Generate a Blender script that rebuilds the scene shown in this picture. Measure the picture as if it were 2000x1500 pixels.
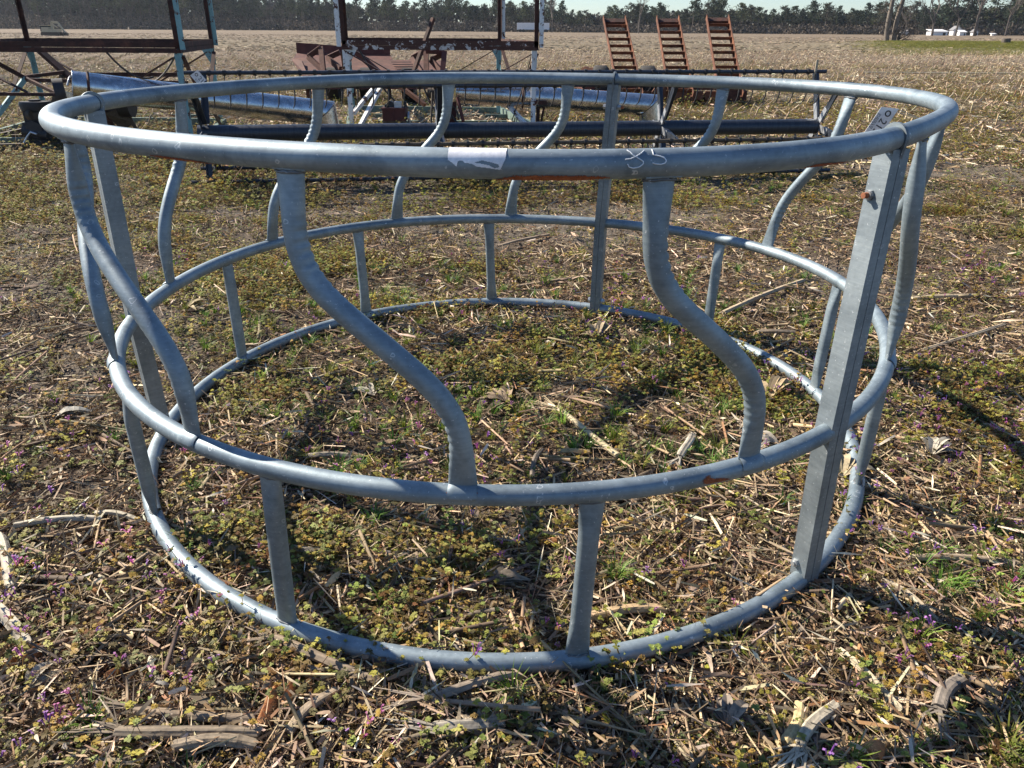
import bpy, math, random
import numpy as np
from mathutils import Vector, Matrix
random.seed(11); RNG = np.random.default_rng(11)
for o in list(bpy.data.objects): bpy.data.objects.remove(o)
SC = bpy.context.scene; COL = SC.collection
# ------------------------------------------------------------------ camera
F = 1498.27; CAMZ = 1.28649
CR = np.array([0.99998456, 0.0023413, 0.00503965]); CU = np.array([-0.00555695, 0.42132175, 0.90689421]); CW = np.array([0., 0.90690821, -0.42132825])
cam = bpy.data.objects.new('camera', bpy.data.cameras.new('camera')); COL.objects.link(cam)
cam.data.sensor_width = 36; cam.data.lens = F/2000*36; cam.data.clip_start = .02; cam.data.clip_end = 6000
m = Matrix.Identity(4)
for i in range(3):
    m[i][0] = CR[i]; m[i][1] = CU[i]; m[i][2] = -CW[i]
m[2][3] = CAMZ; cam.matrix_world = m
SC.camera = cam
# ------------------------------------------------------------------ light
SUN_EL = math.radians(37); LX, LY = -.88, .47          # horizontal direction towards the sun
az = math.atan2(LX, LY)                                 # clockwise from +Y
W = bpy.data.worlds.new('World'); SC.world = W; W.use_nodes = True
nt = W.node_tree; bg = nt.nodes['Background']; sky = nt.nodes.new('ShaderNodeTexSky')
sky.sky_type = 'NISHITA'; sky.sun_disc = False; sky.sun_elevation = SUN_EL; sky.sun_rotation = az
sky.air_density = 1.0; sky.dust_density = .2; sky.ozone_density = 2.0
tn = nt.nodes.new('ShaderNodeMix'); tn.data_type = 'RGBA'; tn.blend_type = 'MULTIPLY'; tn.inputs[0].default_value = 1; tn.inputs[7].default_value = (.82, .97, 1.17, 1); nt.links.new(sky.outputs[0], tn.inputs[6]); nt.links.new(tn.outputs[2], bg.inputs[0]); bg.inputs[1].default_value = .06
sl = bpy.data.lights.new('sun', 'SUN'); sl.energy = 5.0; sl.angle = math.radians(.53); sl.color = (1, .90, .76)
so = bpy.data.objects.new('sun', sl); COL.objects.link(so)
sv = Vector((LX*math.cos(SUN_EL), LY*math.cos(SUN_EL), math.sin(SUN_EL))); so.rotation_euler = sv.to_track_quat('Z', 'Y').to_euler()
SC.view_settings.view_transform = 'Standard'; SC.view_settings.look = 'None'; SC.view_settings.gamma = 1
SC.view_settings.exposure = 1.16

# ------------------------------------------------------------------ pixel helpers (2000x1500 photograph -> real points at a chosen depth)
def ray(x, y): return CW + CR*(x-1000)/F - CU*(y-750)/F
def at(x, y, Y):
    d = ray(x, y); return np.array([0, 0, CAMZ]) + d*(Y/d[1])
def gp(x, y, z=0.):
    d = ray(x, y); return np.array([0, 0, CAMZ]) + d*((z-CAMZ)/d[2])

# ------------------------------------------------------------------ scene bookkeeping
def tag(o, label=None, cat=None, group=None, kind=None):
    if label: o['label'] = label
    if cat: o['category'] = cat
    if group: o['group'] = group
    if kind: o['kind'] = kind
    return o
def empty(name, loc, label, cat, group=None):
    o = bpy.data.objects.new(name, None); COL.objects.link(o); o.location = loc; o.empty_display_size = .1
    return tag(o, label, cat, group)
def make_mesh(name, V, Fc, mat, cols=None, smooth=False):
    me = bpy.data.meshes.new(name)
    if isinstance(Fc, np.ndarray):
        n = len(Fc); k = Fc.shape[1]
        me.vertices.add(len(V)); me.vertices.foreach_set('co', np.asarray(V, np.float32).ravel())
        me.loops.add(n*k); me.loops.foreach_set('vertex_index', Fc.ravel().astype(np.int32))
        me.polygons.add(n); me.polygons.foreach_set('loop_start', np.arange(0, n*k, k, dtype=np.int32))
        me.polygons.foreach_set('loop_total', np.full(n, k, np.int32)); me.update(calc_edges=True)
    else:
        me.from_pydata([tuple(map(float, v)) for v in V], [], Fc)
    if smooth: me.polygons.foreach_set('use_smooth', np.ones(len(me.polygons), bool))
    if cols is not None:
        a = me.color_attributes.new('Col', 'FLOAT_COLOR', 'POINT') if len(cols) == len(V) else me.attributes.new('Col', 'FLOAT_COLOR', 'FACE')
        c = np.ones((len(cols), 4), np.float32); c[:, :3] = cols; a.data.foreach_set('color', c.ravel())
    me.materials.append(mat); return me
def link(name, me, parent=None):
    o = bpy.data.objects.new(name, me); COL.objects.link(o)
    if parent: o.parent = parent
    return o
class MB:
    """collects shapes in world coordinates; build() links them as one mesh (origin at the thing's base)"""
    def __init__(s): s.v = []; s.f = []; s.sm = []
    def add(s, V, Fc, smooth=False):
        b = len(s.v); s.v += [tuple(map(float, v)) for v in V]; s.f += [tuple(b+i for i in f) for f in Fc]; s.sm += [smooth]*len(Fc)
    def bar(s, p0, p1, w, h, up=(0, 0, 1)):
        p0 = np.array(p0, float); p1 = np.array(p1, float); d = p1-p0; d /= np.linalg.norm(d)
        up = np.array(up, float); a = np.cross(d, up)
        if np.linalg.norm(a) < 1e-4: a = np.cross(d, (0, 1, 0))
        a /= np.linalg.norm(a); b = np.cross(a, d); V = []
        for p in (p0, p1):
            for i, j in ((-1, -1), (1, -1), (1, 1), (-1, 1)): V.append(p+a*i*w/2+b*j*h/2)
        s.add(V, [(0, 1, 2, 3), (7, 6, 5, 4), (0, 4, 5, 1), (1, 5, 6, 2), (2, 6, 7, 3), (3, 7, 4, 0)])
    def angle(s, p0, p1, a, b, t=.006):
        """L-section: flange widths along vectors a and b"""
        p0 = np.array(p0, float); p1 = np.array(p1, float); a = np.array(a, float); b = np.array(b, float)
        an = a/np.linalg.norm(a); bn = b/np.linalg.norm(b)
        prof = [0*a, a, a+bn*t, an*t+bn*t, b+an*t, b]; n = 6
        V = [p0+q for q in prof]+[p1+q for q in prof]
        s.add(V, [(0, 1, 2, 3), (0, 3, 4, 5), (9, 8, 7, 6), (11, 10, 9, 6)]+[(i, i+n, (i+1) % n+n, (i+1) % n) for i in range(n)])
    def box(s, c, sz, R=None):
        V = [np.array((i, j, k))*np.array(sz)/2 for k in (-1, 1) for i, j in ((-1, -1), (1, -1), (1, 1), (-1, 1))]
        if R is not None: V = [R@v for v in V]
        s.add([np.array(c)+v for v in V], [(3, 2, 1, 0), (4, 5, 6, 7), (0, 1, 5, 4), (1, 2, 6, 5), (2, 3, 7, 6), (3, 0, 4, 7)])
    def tube(s, path, r, n=12, caps=True, ax=None, smooth=True, closed=False, r2=None):
        """sweep; r scalar/array, r2 second semi-axis; ax = array of first-axis directions"""
        P = np.array(path, float); N = len(P); r = np.broadcast_to(r, N); r2 = r if r2 is None else np.broadcast_to(r2, N)
        T = np.gradient(P, axis=0) if not closed else (np.roll(P, -1, 0)-np.roll(P, 1, 0)); T /= np.linalg.norm(T, axis=1)[:, None]+1e-12
        if ax is None:
            a = np.cross(T[0], (0, 0, 1));
            if np.linalg.norm(a) < .05: a = np.cross(T[0], (1, 0, 0))
            A = []
            for t in T: a = a-t*(a@t); a /= np.linalg.norm(a); A.append(a)
            A = np.array(A)
        else:
            A = np.array(ax, float); A = A-T*(A*T).sum(1)[:, None]; A /= np.linalg.norm(A, axis=1)[:, None]
        B = np.cross(T, A); th = np.arange(n)*2*math.pi/n
        V = (P[:, None]+A[:, None]*(np.cos(th)[None, :, None]*r[:, None, None])+B[:, None]*(np.sin(th)[None, :, None]*r2[:, None, None])).reshape(-1, 3)
        M = N if closed else N-1
        Fc = [(i*n+j, i*n+(j+1) % n, ((i+1) % N)*n+(j+1) % n, ((i+1) % N)*n+j) for i in range(M) for j in range(n)]
        s.add(V, Fc, smooth)
        if caps and not closed: s.add(V[:n], [tuple(range(n))[::-1]]); s.add(V[-n:], [tuple(range(n))])
    def plate(s, pts, nrm, t):
        nrm = np.array(nrm, float); nrm /= np.linalg.norm(nrm); n = len(pts)
        V = [np.array(p)-nrm*t/2 for p in pts]+[np.array(p)+nrm*t/2 for p in pts]
        s.add(V, [tuple(range(n))[::-1], tuple(range(n, 2*n))]+[(i, (i+1) % n, (i+1) % n+n, i+n) for i in range(n)])
    def mesh(s, name, mat, org=(0, 0, 0)):
        V = np.array(s.v)-np.array(org); me = make_mesh(name, V, s.f, mat)
        me.polygons.foreach_set('use_smooth', np.array(s.sm, bool)); return me
    def build(s, name, mat, parent=None, org=(0, 0, 0)):
        if parent is not None:
            r = parent
            while r.parent: r = r.parent
            org = tuple(r.location)
        o = link(name, s.mesh(name, mat, org), parent)
        if parent is None: o.location = org
        return o
def sub(mb, name, mat, parent): return mb.build(name, mat, parent)

# ------------------------------------------------------------------ materials
def new_mat(name):
    mt = bpy.data.materials.new(name); mt.use_nodes = True; return mt, mt.node_tree, mt.node_tree.nodes['Principled BSDF']
def N(t, kind, **kw):
    n = t.nodes.new(kind)
    for k, v in kw.items(): setattr(n, k, v)
    return n
def noise(t, vec, scale, detail=6, rough=.6, dist=0):
    n = N(t, 'ShaderNodeTexNoise'); n.inputs['Scale'].default_value = scale; n.inputs['Detail'].default_value = detail
    n.inputs['Roughness'].default_value = rough; n.inputs['Distortion'].default_value = dist
    if vec is not None: t.links.new(vec, n.inputs['Vector'])
    return n.outputs['Fac']
def ramp(t, fac, stops):
    n = N(t, 'ShaderNodeValToRGB'); e = n.color_ramp.elements
    while len(e) < len(stops): e.new(.5)
    for i, (p, c) in enumerate(stops): e[i].position = p; e[i].color = (*c, 1) if len(c) == 3 else c
    t.links.new(fac, n.inputs[0]); return n.outputs[0]
def mixc(t, fac, a, b, mode='MIX'):
    n = N(t, 'ShaderNodeMix', data_type='RGBA', blend_type=mode)
    for s_, v in ((0, fac), (6, a), (7, b)):
        if isinstance(v, (int, float)): n.inputs[s_].default_value = v
        elif isinstance(v, tuple): n.inputs[s_].default_value = (*v, 1) if len(v) == 3 else v
        else: t.links.new(v, n.inputs[s_])
    return n.outputs[2]
def mth(t, op, a, b=None):
    n = N(t, 'ShaderNodeMath', operation=op)
    for i, v in enumerate((a, b)):
        if v is None: continue
        if isinstance(v, (int, float)): n.inputs[i].default_value = v
        else: t.links.new(v, n.inputs[i])
    return n.outputs[0]
def bump(t, bs, h, strength=.3, dist=.01):
    n = N(t, 'ShaderNodeBump'); n.inputs['Strength'].default_value = strength; n.inputs['Distance'].default_value = dist
    t.links.new(h, n.inputs['Height']); t.links.new(n.outputs[0], bs.inputs['Normal'])
def objvec(t, scale=(1, 1, 1)):
    tc = N(t, 'ShaderNodeTexCoord'); mp = N(t, 'ShaderNodeMapping'); mp.inputs['Scale'].default_value = scale
    t.links.new(tc.outputs['Object'], mp.inputs[0]); return mp.outputs[0]
def weathered(name, stops, scale=8, rough=.7, metal=0, bs=.4, bd=.004, fine=90, thr=None, stretch=(1, 1, 1)):
    mt, t, b = new_mat(name); v = objvec(t, stretch)
    n1 = noise(t, v, scale, 8, .7, .3); c = ramp(t, n1, stops)
    n2 = noise(t, v, fine, 5, .7); c = mixc(t, .45, c, ramp(t, n2, [(.3, (.55, .55, .55)), (.7, (1.25, 1.2, 1.15))]), 'MULTIPLY')
    t.links.new(c, b.inputs['Base Color']); b.inputs['Roughness'].default_value = rough; b.inputs['Metallic'].default_value = metal
    bump(t, b, mth(t, 'ADD', n1, mth(t, 'MULTIPLY', n2, .5)), bs, bd); return mt
def galv(name, base=(.29, .35, .385), lo=(.14, .18, .21), rough=(.48, .70), metal=.6, dull=.35, mud=False):
    mt, t, b = new_mat(name); v = objvec(t)
    vo = N(t, 'ShaderNodeTexVoronoi'); vo.inputs['Scale'].default_value = 85; t.links.new(v, vo.inputs['Vector'])
    n1 = noise(t, v, 7, 8, .65, .6); n2 = noise(t, v, 240, 3, .6); n3 = noise(t, objvec(t, (3, 3, 60)), 2.2, 6, .8)
    c = ramp(t, n1, [(.32, lo), (.5, tuple((a+q)/2 for a, q in zip(lo, base))), (.68, base)])
    c = mixc(t, .30, c, ramp(t, vo.outputs['Distance'], [(0, (.75, .75, .75)), (.6, (1.2, 1.2, 1.2))]), 'MULTIPLY')
    c = mixc(t, .40, c, ramp(t, n3, [(.35, (.62, .64, .68)), (.62, (1.18, 1.16, 1.12))]), 'MULTIPLY')
    # white oxide rings and specks that age on zinc
    v2 = N(t, 'ShaderNodeTexVoronoi', feature='F1'); v2.inputs['Scale'].default_value = 27; dv = N(t, 'ShaderNodeMix', data_type='RGBA', blend_type='ADD'); dv.inputs[0].default_value = .018; nz = N(t, 'ShaderNodeTexNoise'); nz.inputs['Scale'].default_value = 60; t.links.new(v, nz.inputs['Vector']); t.links.new(v, dv.inputs[6]); t.links.new(nz.outputs['Color'], dv.inputs[7]); t.links.new(dv.outputs[2], v2.inputs['Vector'])
    ring = ramp(t, v2.outputs['Distance'], [(.0, (0, 0, 0)), (.11, (0, 0, 0)), (.14, (1, 1, 1)), (.175, (0, 0, 0))])
    pick = ramp(t, noise(t, v, 5, 2), [(.50, (0, 0, 0)), (.56, (1, 1, 1))])
    c = mixc(t, mth(t, 'MULTIPLY', mth(t, 'MULTIPLY', ring, pick), .8), c, (.62, .66, .68))
    spk = ramp(t, noise(t, v, 130, 2, .8), [(.66, (0, 0, 0)), (.72, (1, 1, 1))]); c = mixc(t, mth(t, 'MULTIPLY', spk, .6), c, (.6, .63, .65))
    b.inputs['Metallic'].default_value = metal
    if mud:   # dried soil splashed and caked along the lowest pipe
        sz = N(t, 'ShaderNodeSeparateXYZ'); t.links.new(v, sz.inputs[0]); hgt = mth(t, 'ADD', sz.outputs[2], mth(t, 'MULTIPLY', mth(t, 'SUBTRACT', noise(t, v, 22, 6, .75), .5), .085))
        mk = ramp(t, mth(t, 'MULTIPLY', hgt, 10), [(.16, (1, 1, 1)), (.26, (0, 0, 0))]); c = mixc(t, mk, c, ramp(t, n2, [(.3, (.07, .05, .035)), (.7, (.17, .125, .09))])); mi = mth(t, 'MULTIPLY', mth(t, 'SUBTRACT', 1., mk), metal); t.links.new(mi, b.inputs['Metallic'])
    t.links.new(c, b.inputs['Base Color'])
    r = N(t, 'ShaderNodeMapRange'); r.inputs[3].default_value = rough[0]; r.inputs[4].default_value = rough[1]
    t.links.new(mth(t, 'ADD', mth(t, 'MULTIPLY', n1, .6), mth(t, 'MULTIPLY', n3, .4)), r.inputs[0]); t.links.new(r.outputs[0], b.inputs['Roughness'])
    bump(t, b, mth(t, 'ADD', mth(t, 'MULTIPLY', n2, .25), n1), .22, .0022); return mt
def plain(name, col, rough=.6, metal=0):
    return weathered(name, [(.35, tuple(c*.8 for c in col)), (.65, tuple(min(1, c*1.15) for c in col))], 12, rough, metal, .15, .002)
M_galv = galv('galvanized_pipe'); M_galvp = galv('galvanized_channel', (.27, .31, .33), (.15, .18, .20), (.5, .68))
M_weld = galv('weld_metal', (.20, .22, .24), (.07, .07, .07), (.5, .75), .5); M_galvd = galv('galvanized_pipe_muddy', mud=True); M_bolt = galv('zinc_bolt', (.5, .52, .52), (.34, .35, .36), (.3, .45))
M_rustbolt = weathered('rusty_bolt', [(.3, (.16, .05, .025)), (.7, (.38, .14, .06))], 60, .85, 0, .6, .002)
M_rust = weathered('orange_rust', [(.3, (.13, .035, .014)), (.5, (.27, .075, .025)), (.7, (.42, .15, .06))], 45, .9, 0, .8, .0015, 300)
M_oldrust = weathered('old_rust', [(.3, (.02, .009, .007)), (.5, (.045, .017, .012)), (.7, (.115, .042, .027))], 7, .85, 0, .5, .004)
M_redrust = weathered('red_faded_paint', [(.3, (.045, .013, .011)), (.5, (.085, .024, .02)), (.7, (.14, .048, .036))], 5, .8, 0, .4, .004, 60)
M_orangerust = weathered('brown_orange_rust', [(.3, (.06, .022, .012)), (.5, (.13, .052, .028)), (.7, (.22, .10, .055))], 6, .85, 0, .4, .004, 60)
M_deck = weathered('dull_red_deck', [(.3, (.045, .017, .012)), (.5, (.09, .034, .023)), (.7, (.16, .07, .045))], 5, .85, 0, .4, .004, 60)
M_ramp = weathered('dark_ramp_rust', [(.3, (.045, .017, .009)), (.5, (.12, .042, .018)), (.7, (.27, .105, .045))], 6, .8, 0, .4, .004)
def peeling(name, paint, thr):
    return weathered(name, [(thr-.03, (.06, .022, .015)), (thr-.005, (.13, .05, .03)), (thr+.005, paint), (.8, tuple(min(1, c*1.12) for c in paint))], 11, .72, 0, .6, .003, 70)
M_white = peeling('peeling_white_paint', (.62, .66, .68), .44); M_teal = peeling('peeling_teal_paint', (.20, .36, .38), .43)
M_patchy = peeling('patchy_rust_white', (.5, .5, .5), .56)
M_skid = weathered('dull_teal_skid', [(.3, (.07, .09, .075)), (.55, (.13, .20, .17)), (.7, (.22, .25, .2))], 6, .8, 0, .4, .004)
M_navy = weathered('dark_blue_steel', [(.3, (.018, .024, .036)), (.7, (.05, .062, .085))], 9, .42, .3, .2, .002, 140, stretch=(8, 1, 1))
M_black = weathered('black_greasy_steel', [(.3, (.012, .012, .014)), (.7, (.04, .038, .04))], 14, .6, .1, .4, .003)
M_tyre = weathered('tyre_rubber', [(.3, (.015, .015, .015)), (.7, (.045, .042, .04))], 20, .9, 0, .4, .004)
M_plate = galv('zinc_plate', (.55, .57, .6), (.38, .4, .43), (.35, .5), .7)
M_stick = plain('white_sticker', (.8, .81, .84), .35); M_mark = plain('white_marker', (.72, .76, .8), .5)
M_tag = plain('tag_plastic', (.74, .72, .72), .45); M_ink = plain('tag_ink', (.02, .02, .022), .6); M_string = plain('string', (.6, .52, .38), .8)
M_brown = weathered('grimy_brown_steel', [(.3, (.035, .028, .022)), (.7, (.14, .11, .08))], 12, .8, .1, .5, .004)
M_shop = plain('white_siding', (.75, .76, .78), .6); M_roof = plain('grey_roof', (.2, .2, .21), .7); M_dark = plain('dark_opening', (.02, .02, .022), .8)
M_wood = weathered('pale_wood', [(.3, (.3, .25, .18)), (.7, (.5, .43, .32))], 20, .9, 0, .4, .003)
def auger_mat():
    mt, t, b = new_mat('shiny_galvanized_sheet'); v = objvec(t, (1, 1, 1)); n1 = noise(t, v, 9, 8, .7, .5); n2 = noise(t, v, 40, 5, .7)
    c = ramp(t, n1, [(.3, (.30, .31, .32)), (.5, (.5, .51, .52)), (.66, (.66, .66, .66))]); c = mixc(t, .4, c, ramp(t, n2, [(.35, (.6, .58, .55)), (.6, (1.1, 1.1, 1.1))]), 'MULTIPLY')
    t.links.new(c, b.inputs['Base Color']); b.inputs['Metallic'].default_value = .95
    r = N(t, 'ShaderNodeMapRange'); r.inputs[3].default_value = .14; r.inputs[4].default_value = .38; t.links.new(n1, r.inputs[0]); t.links.new(r.outputs[0], b.inputs['Roughness'])
    bump(t, b, n2, .12, .002); return mt
M_auger = auger_mat()
def attr_mat(name, rough=.85, trans=0., var=.35, scale=60, spec=.2):
    mt, t, b = new_mat(name); a = N(t, 'ShaderNodeAttribute'); a.attribute_name = 'Col'
    n = noise(t, objvec(t), scale, 5, .7); c = mixc(t, var, a.outputs['Color'], ramp(t, n, [(.3, (.5, .48, .45)), (.7, (1.4, 1.38, 1.35))]), 'MULTIPLY')
    t.links.new(c, b.inputs['Base Color']); b.inputs['Roughness'].default_value = rough; b.inputs['Specular IOR Level'].default_value = spec
    if trans > 0:
        tr = N(t, 'ShaderNodeBsdfTranslucent'); t.links.new(c, tr.inputs[0]); mx = N(t, 'ShaderNodeMixShader'); mx.inputs[0].default_value = trans
        t.links.new(b.outputs[0], mx.inputs[1]); t.links.new(tr.outputs[0], mx.inputs[2]); t.links.new(mx.outputs[0], t.nodes['Material Output'].inputs[0])
    return mt
M_litter = attr_mat('dry_litter', .75, 0, .5, 130, .35); M_leaf = attr_mat('weed_leaf', .6, .35, .3, 80, .3); M_tree = attr_mat('tree_foliage', .9, .15, .2, 3, .1)

# ------------------------------------------------------------------ ground
def lattice(seed, n=256): return np.random.default_rng(seed).random((n, n))
LAT = [lattice(100+i) for i in range(6)]
def vnoise(x, y, s, k=0):
    L = LAT[k]; n = len(L); u = x*s+37.3*k; v = y*s+11.9*k; i = np.floor(u).astype(int); j = np.floor(v).astype(int); fu = u-i; fv = v-j
    fu = fu*fu*(3-2*fu); fv = fv*fv*(3-2*fv); i0 = i % n; i1 = (i+1) % n; j0 = j % n; j1 = (j+1) % n
    return (L[i0, j0]*(1-fu)+L[i1, j0]*fu)*(1-fv)+(L[i0, j1]*(1-fu)+L[i1, j1]*fu)*fv
def sstep(a, b, x): t = np.clip((x-a)/(b-a), 0, 1); return t*t*(3-2*t)
RD = np.array([-.34, .94]); RN = np.array([.94, .34])                # crop-row direction and its normal
def hfun(x, y):
    x = np.asarray(x, float); y = np.asarray(y, float); d = np.hypot(x, y)
    h = .05*(vnoise(x, y, .45, 0)-.5)+.030*(vnoise(x, y, 2.1, 1)-.5)+.022*(vnoise(x, y, 6, 2)-.5)+.016*(vnoise(x, y, 15, 3)-.5)*(d < 25)
    u = x*RN[0]+y*RN[1]; rows = .03*np.cos(u*2*math.pi/.92)*sstep(5.5, 11, d)
    ring = np.exp(-((np.hypot(x+.01, y-2.475)-1.2)/.22)**2)           # the feeder has settled on the ground it stands on
    h = h*(1-.75*ring)+.002*ring
    berm = sstep(17, 30, x)*np.exp(-((y-68-(x-30)*.1)/11)**2)*.35
    return h+rows*(1-sstep(60, 120, d))+berm
def grass_mask(x, y):
    g = sstep(.50, .74, vnoise(x, y, .8, 4)*.55+vnoise(x, y, 2.6, 5)*.45)
    g *= 1-.85*bare_mask(x, y); d = np.hypot(x, y)
    return g*(1-sstep(14, 40, d)*.6)
def bare_mask(x, y):
    b = sstep(.60, .72, vnoise(x, y, .55, 2)*.6+vnoise(x, y, 1.7, 3)*.4)
    for (px, py, r) in ((140, 740, .5), (60, 560, .6), (930, 455, .45), (1640, 560, .4), (100, 470, .7)):
        c = gp(px, py); b = np.maximum(b, np.exp(-((x-c[0])**2+(y-c[1])**2)/r**2))
    return np.clip(b, 0, 1)
def axis(lo, hi, step, k, mid, flat):
    out = [0.]; s = step
    while out[-1] < hi: out.append(out[-1]+s); s = step if out[-1] < flat else s*k
    return np.array(out)
yp = axis(0, 1100, .026, 1.018, 0, 5.5)+.3; yn = -(axis(0, 60, .1, 1.2, 0, .5)[1:])+.3
ys = np.concatenate([yn[::-1], yp]); xp = axis(0, 900, .026, 1.02, 0, 3.0); xs = np.concatenate([-xp[1:][::-1], xp])
X, Y = np.meshgrid(xs, ys); Z = hfun(X, Y)
nx, ny = len(xs), len(ys); idx = np.arange(nx*ny).reshape(ny, nx)
Q = np.stack([idx[:-1, :-1], idx[:-1, 1:], idx[1:, 1:], idx[1:, :-1]], -1).reshape(-1, 4)
gm = grass_mask(X, Y); bm_ = bare_mask(X, Y)
strip = sstep(.38, .50, X/np.maximum(Y, 1))*sstep(42, 60, Y)*(1-sstep(70, 74, Y-(X-30)*.1))*np.where(Y < 58, .55, 1.)
zone = np.stack([gm, bm_, strip], -1).reshape(-1, 3)
def ground_mat():
    mt, t, b = new_mat('field_soil'); tc = N(t, 'ShaderNodeTexCoord'); v = tc.outputs['Object']
    a = N(t, 'ShaderNodeAttribute'); a.attribute_name = 'Col'; sp = N(t, 'ShaderNodeSeparateColor'); t.links.new(a.outputs['Color'], sp.inputs[0])
    g, br, st = sp.outputs[0], sp.outputs[1], sp.outputs[2]
    n1 = noise(t, v, 1.3, 8, .7); n2 = noise(t, v, 34, 8, .75, .4); n3 = noise(t, v, 120, 5, .7)
    soil = ramp(t, n2, [(.3, (.028, .019, .013)), (.5, (.075, .052, .036)), (.7, (.16, .115, .078))])
    dry = ramp(t, n2, [(.3, (.06, .05, .042)), (.5, (.13, .11, .09)), (.7, (.24, .205, .165))])
    c = mixc(t, br, soil, dry)
    # chaff: stretched flecks in two directions
    def flecks(rot, sc, lo, hi, stretch=(1, 6, 1)):
        mp = N(t, 'ShaderNodeMapping'); mp.inputs['Rotation'].default_value = (0, 0, rot); mp.inputs['Scale'].default_value = stretch; t.links.new(v, mp.inputs[0])
        return ramp(t, noise(t, mp.outputs[0], sc, 3, .6, .8), [(lo, (0, 0, 0)), (hi, (1, 1, 1))])
    fl = mth(t, 'MAXIMUM', flecks(.5, 28, .60, .64), flecks(2.0, 34, .61, .65)); fl = mth(t, 'MAXIMUM', fl, flecks(1.2, 12, .62, .65))
    c = mixc(t, mth(t, 'MULTIPLY', fl, .8), c, ramp(t, n3, [(.3, (.16, .125, .085)), (.7, (.38, .31, .215))]))
    gs = ramp(t, noise(t, v, 55, 6, .8), [(.48, (0, 0, 0)), (.56, (1, 1, 1))])
    c = mixc(t, mth(t, 'MULTIPLY', mth(t, 'MULTIPLY', g, gs), .7), c, ramp(t, n3, [(.3, (.045, .055, .014)), (.7, (.15, .155, .05))]))
    # far field: stubble residue averages to a pale tan with rows and broad patches
    cd = N(t, 'ShaderNodeVectorMath', operation='LENGTH'); t.links.new(v, cd.inputs[0]); dist = cd.outputs['Value']
    sepv = N(t, 'ShaderNodeSeparateXYZ'); t.links.new(v, sepv.inputs[0])
    u = mth(t, 'ADD', mth(t, 'MULTIPLY', sepv.outputs[0], float(RN[0])), mth(t, 'MULTIPLY', sepv.outputs[1], float(RN[1])))
    rows = mth(t, 'SINE', mth(t, 'MULTIPLY', mth(t, 'ADD', u, mth(t, 'MULTIPLY', noise(t, v, .5, 3), .35)), 2*math.pi/.92))
    rows = mth(t, 'ADD', mth(t, 'MULTIPLY', rows, .5), .5)
    nb = noise(t, v, .055, 6, .65); mpf = N(t, 'ShaderNodeMapping'); mpf.inputs['Scale'].default_value = (1.6, .35, 1); t.links.new(v, mpf.inputs[0]); ns = noise(t, mpf.outputs[0], 1.5, 8, .85)
    far = ramp(t, nb, [(.3, (.10, .077, .055)), (.5, (.145, .112, .08)), (.7, (.19, .155, .11))])
    far = mixc(t, .6, far, ramp(t, ns, [(.38, (.3, .28, .26)), (.62, (1.9, 1.85, 1.75))]), 'MULTIPLY')
    far = mixc(t, mth(t, 'MULTIPLY', rows, .30), far, (.27, .22, .155))
    band = mth(t, 'MULTIPLY', ramp(t, mth(t, 'DIVIDE', dist, 200), [(.2, (0, 0, 0)), (.32, (1, 1, 1)), (.46, (1, 1, 1)), (.6, (0, 0, 0))]), ramp(t, nb, [(.35, (.3, .3, .3)), (.65, (1, 1, 1))]))
    far = mixc(t, mth(t, 'MULTIPLY', band, .5), far, (.15, .135, .085))
    ff = ramp(t, mth(t, 'DIVIDE', dist, 60), [(.12, (0, 0, 0)), (.9, (1, 1, 1))]); c = mixc(t, ff, c, far)
    grass = ramp(t, noise(t, v, 1.2, 6, .8), [(.3, (.10, .09, .035)), (.5, (.14, .14, .045)), (.7, (.2, .19, .08))]); c = mixc(t, mth(t, 'MULTIPLY', st, .85), c, grass)
    t.links.new(c, b.inputs['Base Color']); b.inputs['Roughness'].default_value = .95; b.inputs['Specular IOR Level'].default_value = .15
    bump(t, b, mth(t, 'ADD', n2, mth(t, 'MULTIPLY', n3, .4)), .9, .02); return mt
M_ground = ground_mat()
gr = link('ground', make_mesh('ground', np.stack([X, Y, Z], -1).reshape(-1, 3), Q, M_ground, zone, smooth=True)); tag(gr, kind='structure')
# ------------------------------------------------------------------ round bale feeder
FX, FY = -.0118, 2.4756
FZ = (1.0864, .4585, .030); FR = (1.1933, 1.2, 1.1973); FO = ((.053, -.0103), (0, 0), (-.0081, .0012))
FC = ((.0303, .055, .0115, .0207, .0098, .0368), (-.0026, .0102, .0069, .0152, -.0083, .0077), (-.0153, .0039, .0037, .0058, -.0006, .0029))
FCF = [list(map(float, c)) for c in FC]
TR = (.0240, .0212, .0224)
def rp(k, deg):
    th = np.radians(np.asarray(deg, float)); c = FCF[k]
    r = FR[k]+c[0]*np.cos(2*th)+c[1]*np.sin(2*th)+c[2]*np.cos(3*th)+c[3]*np.sin(3*th)+c[4]*np.cos(4*th)+c[5]*np.sin(4*th)
    return np.stack([FX+FO[k][0]+r*np.cos(th), FY+FO[k][1]+r*np.sin(th), np.full_like(th, FZ[k])], -1)
def er(deg): a = math.radians(deg); return np.array([math.cos(a), math.sin(a), 0])
def et(deg): a = math.radians(deg); return np.array([-math.sin(a), math.cos(a), 0])
feeder = empty('round_bale_feeder', (FX, FY, 0), 'big round galvanized pipe hay bale feeder with curved slanting bars standing in the foreground', 'bale feeder')
POST = ((309.8, -14, 311.2, 308.4, 309.8), (188.5, 30, 187.5, 190.5, 188.5), (69.2, 0, 70, 69, 69))   # mean angle, twist, angle at top/mid/bottom
ENDS = [(188.5, 309.8), (69.2, 188.5), (309.8-360, 69.2)]
pang = {309.8: (311.2, 308.6, 309.8), 188.5: (187.5, 190.3, 188.3), 69.2: (70, 69, 69), 309.8-360: (311.2-360, 308.6-360, 309.8-360)}
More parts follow.
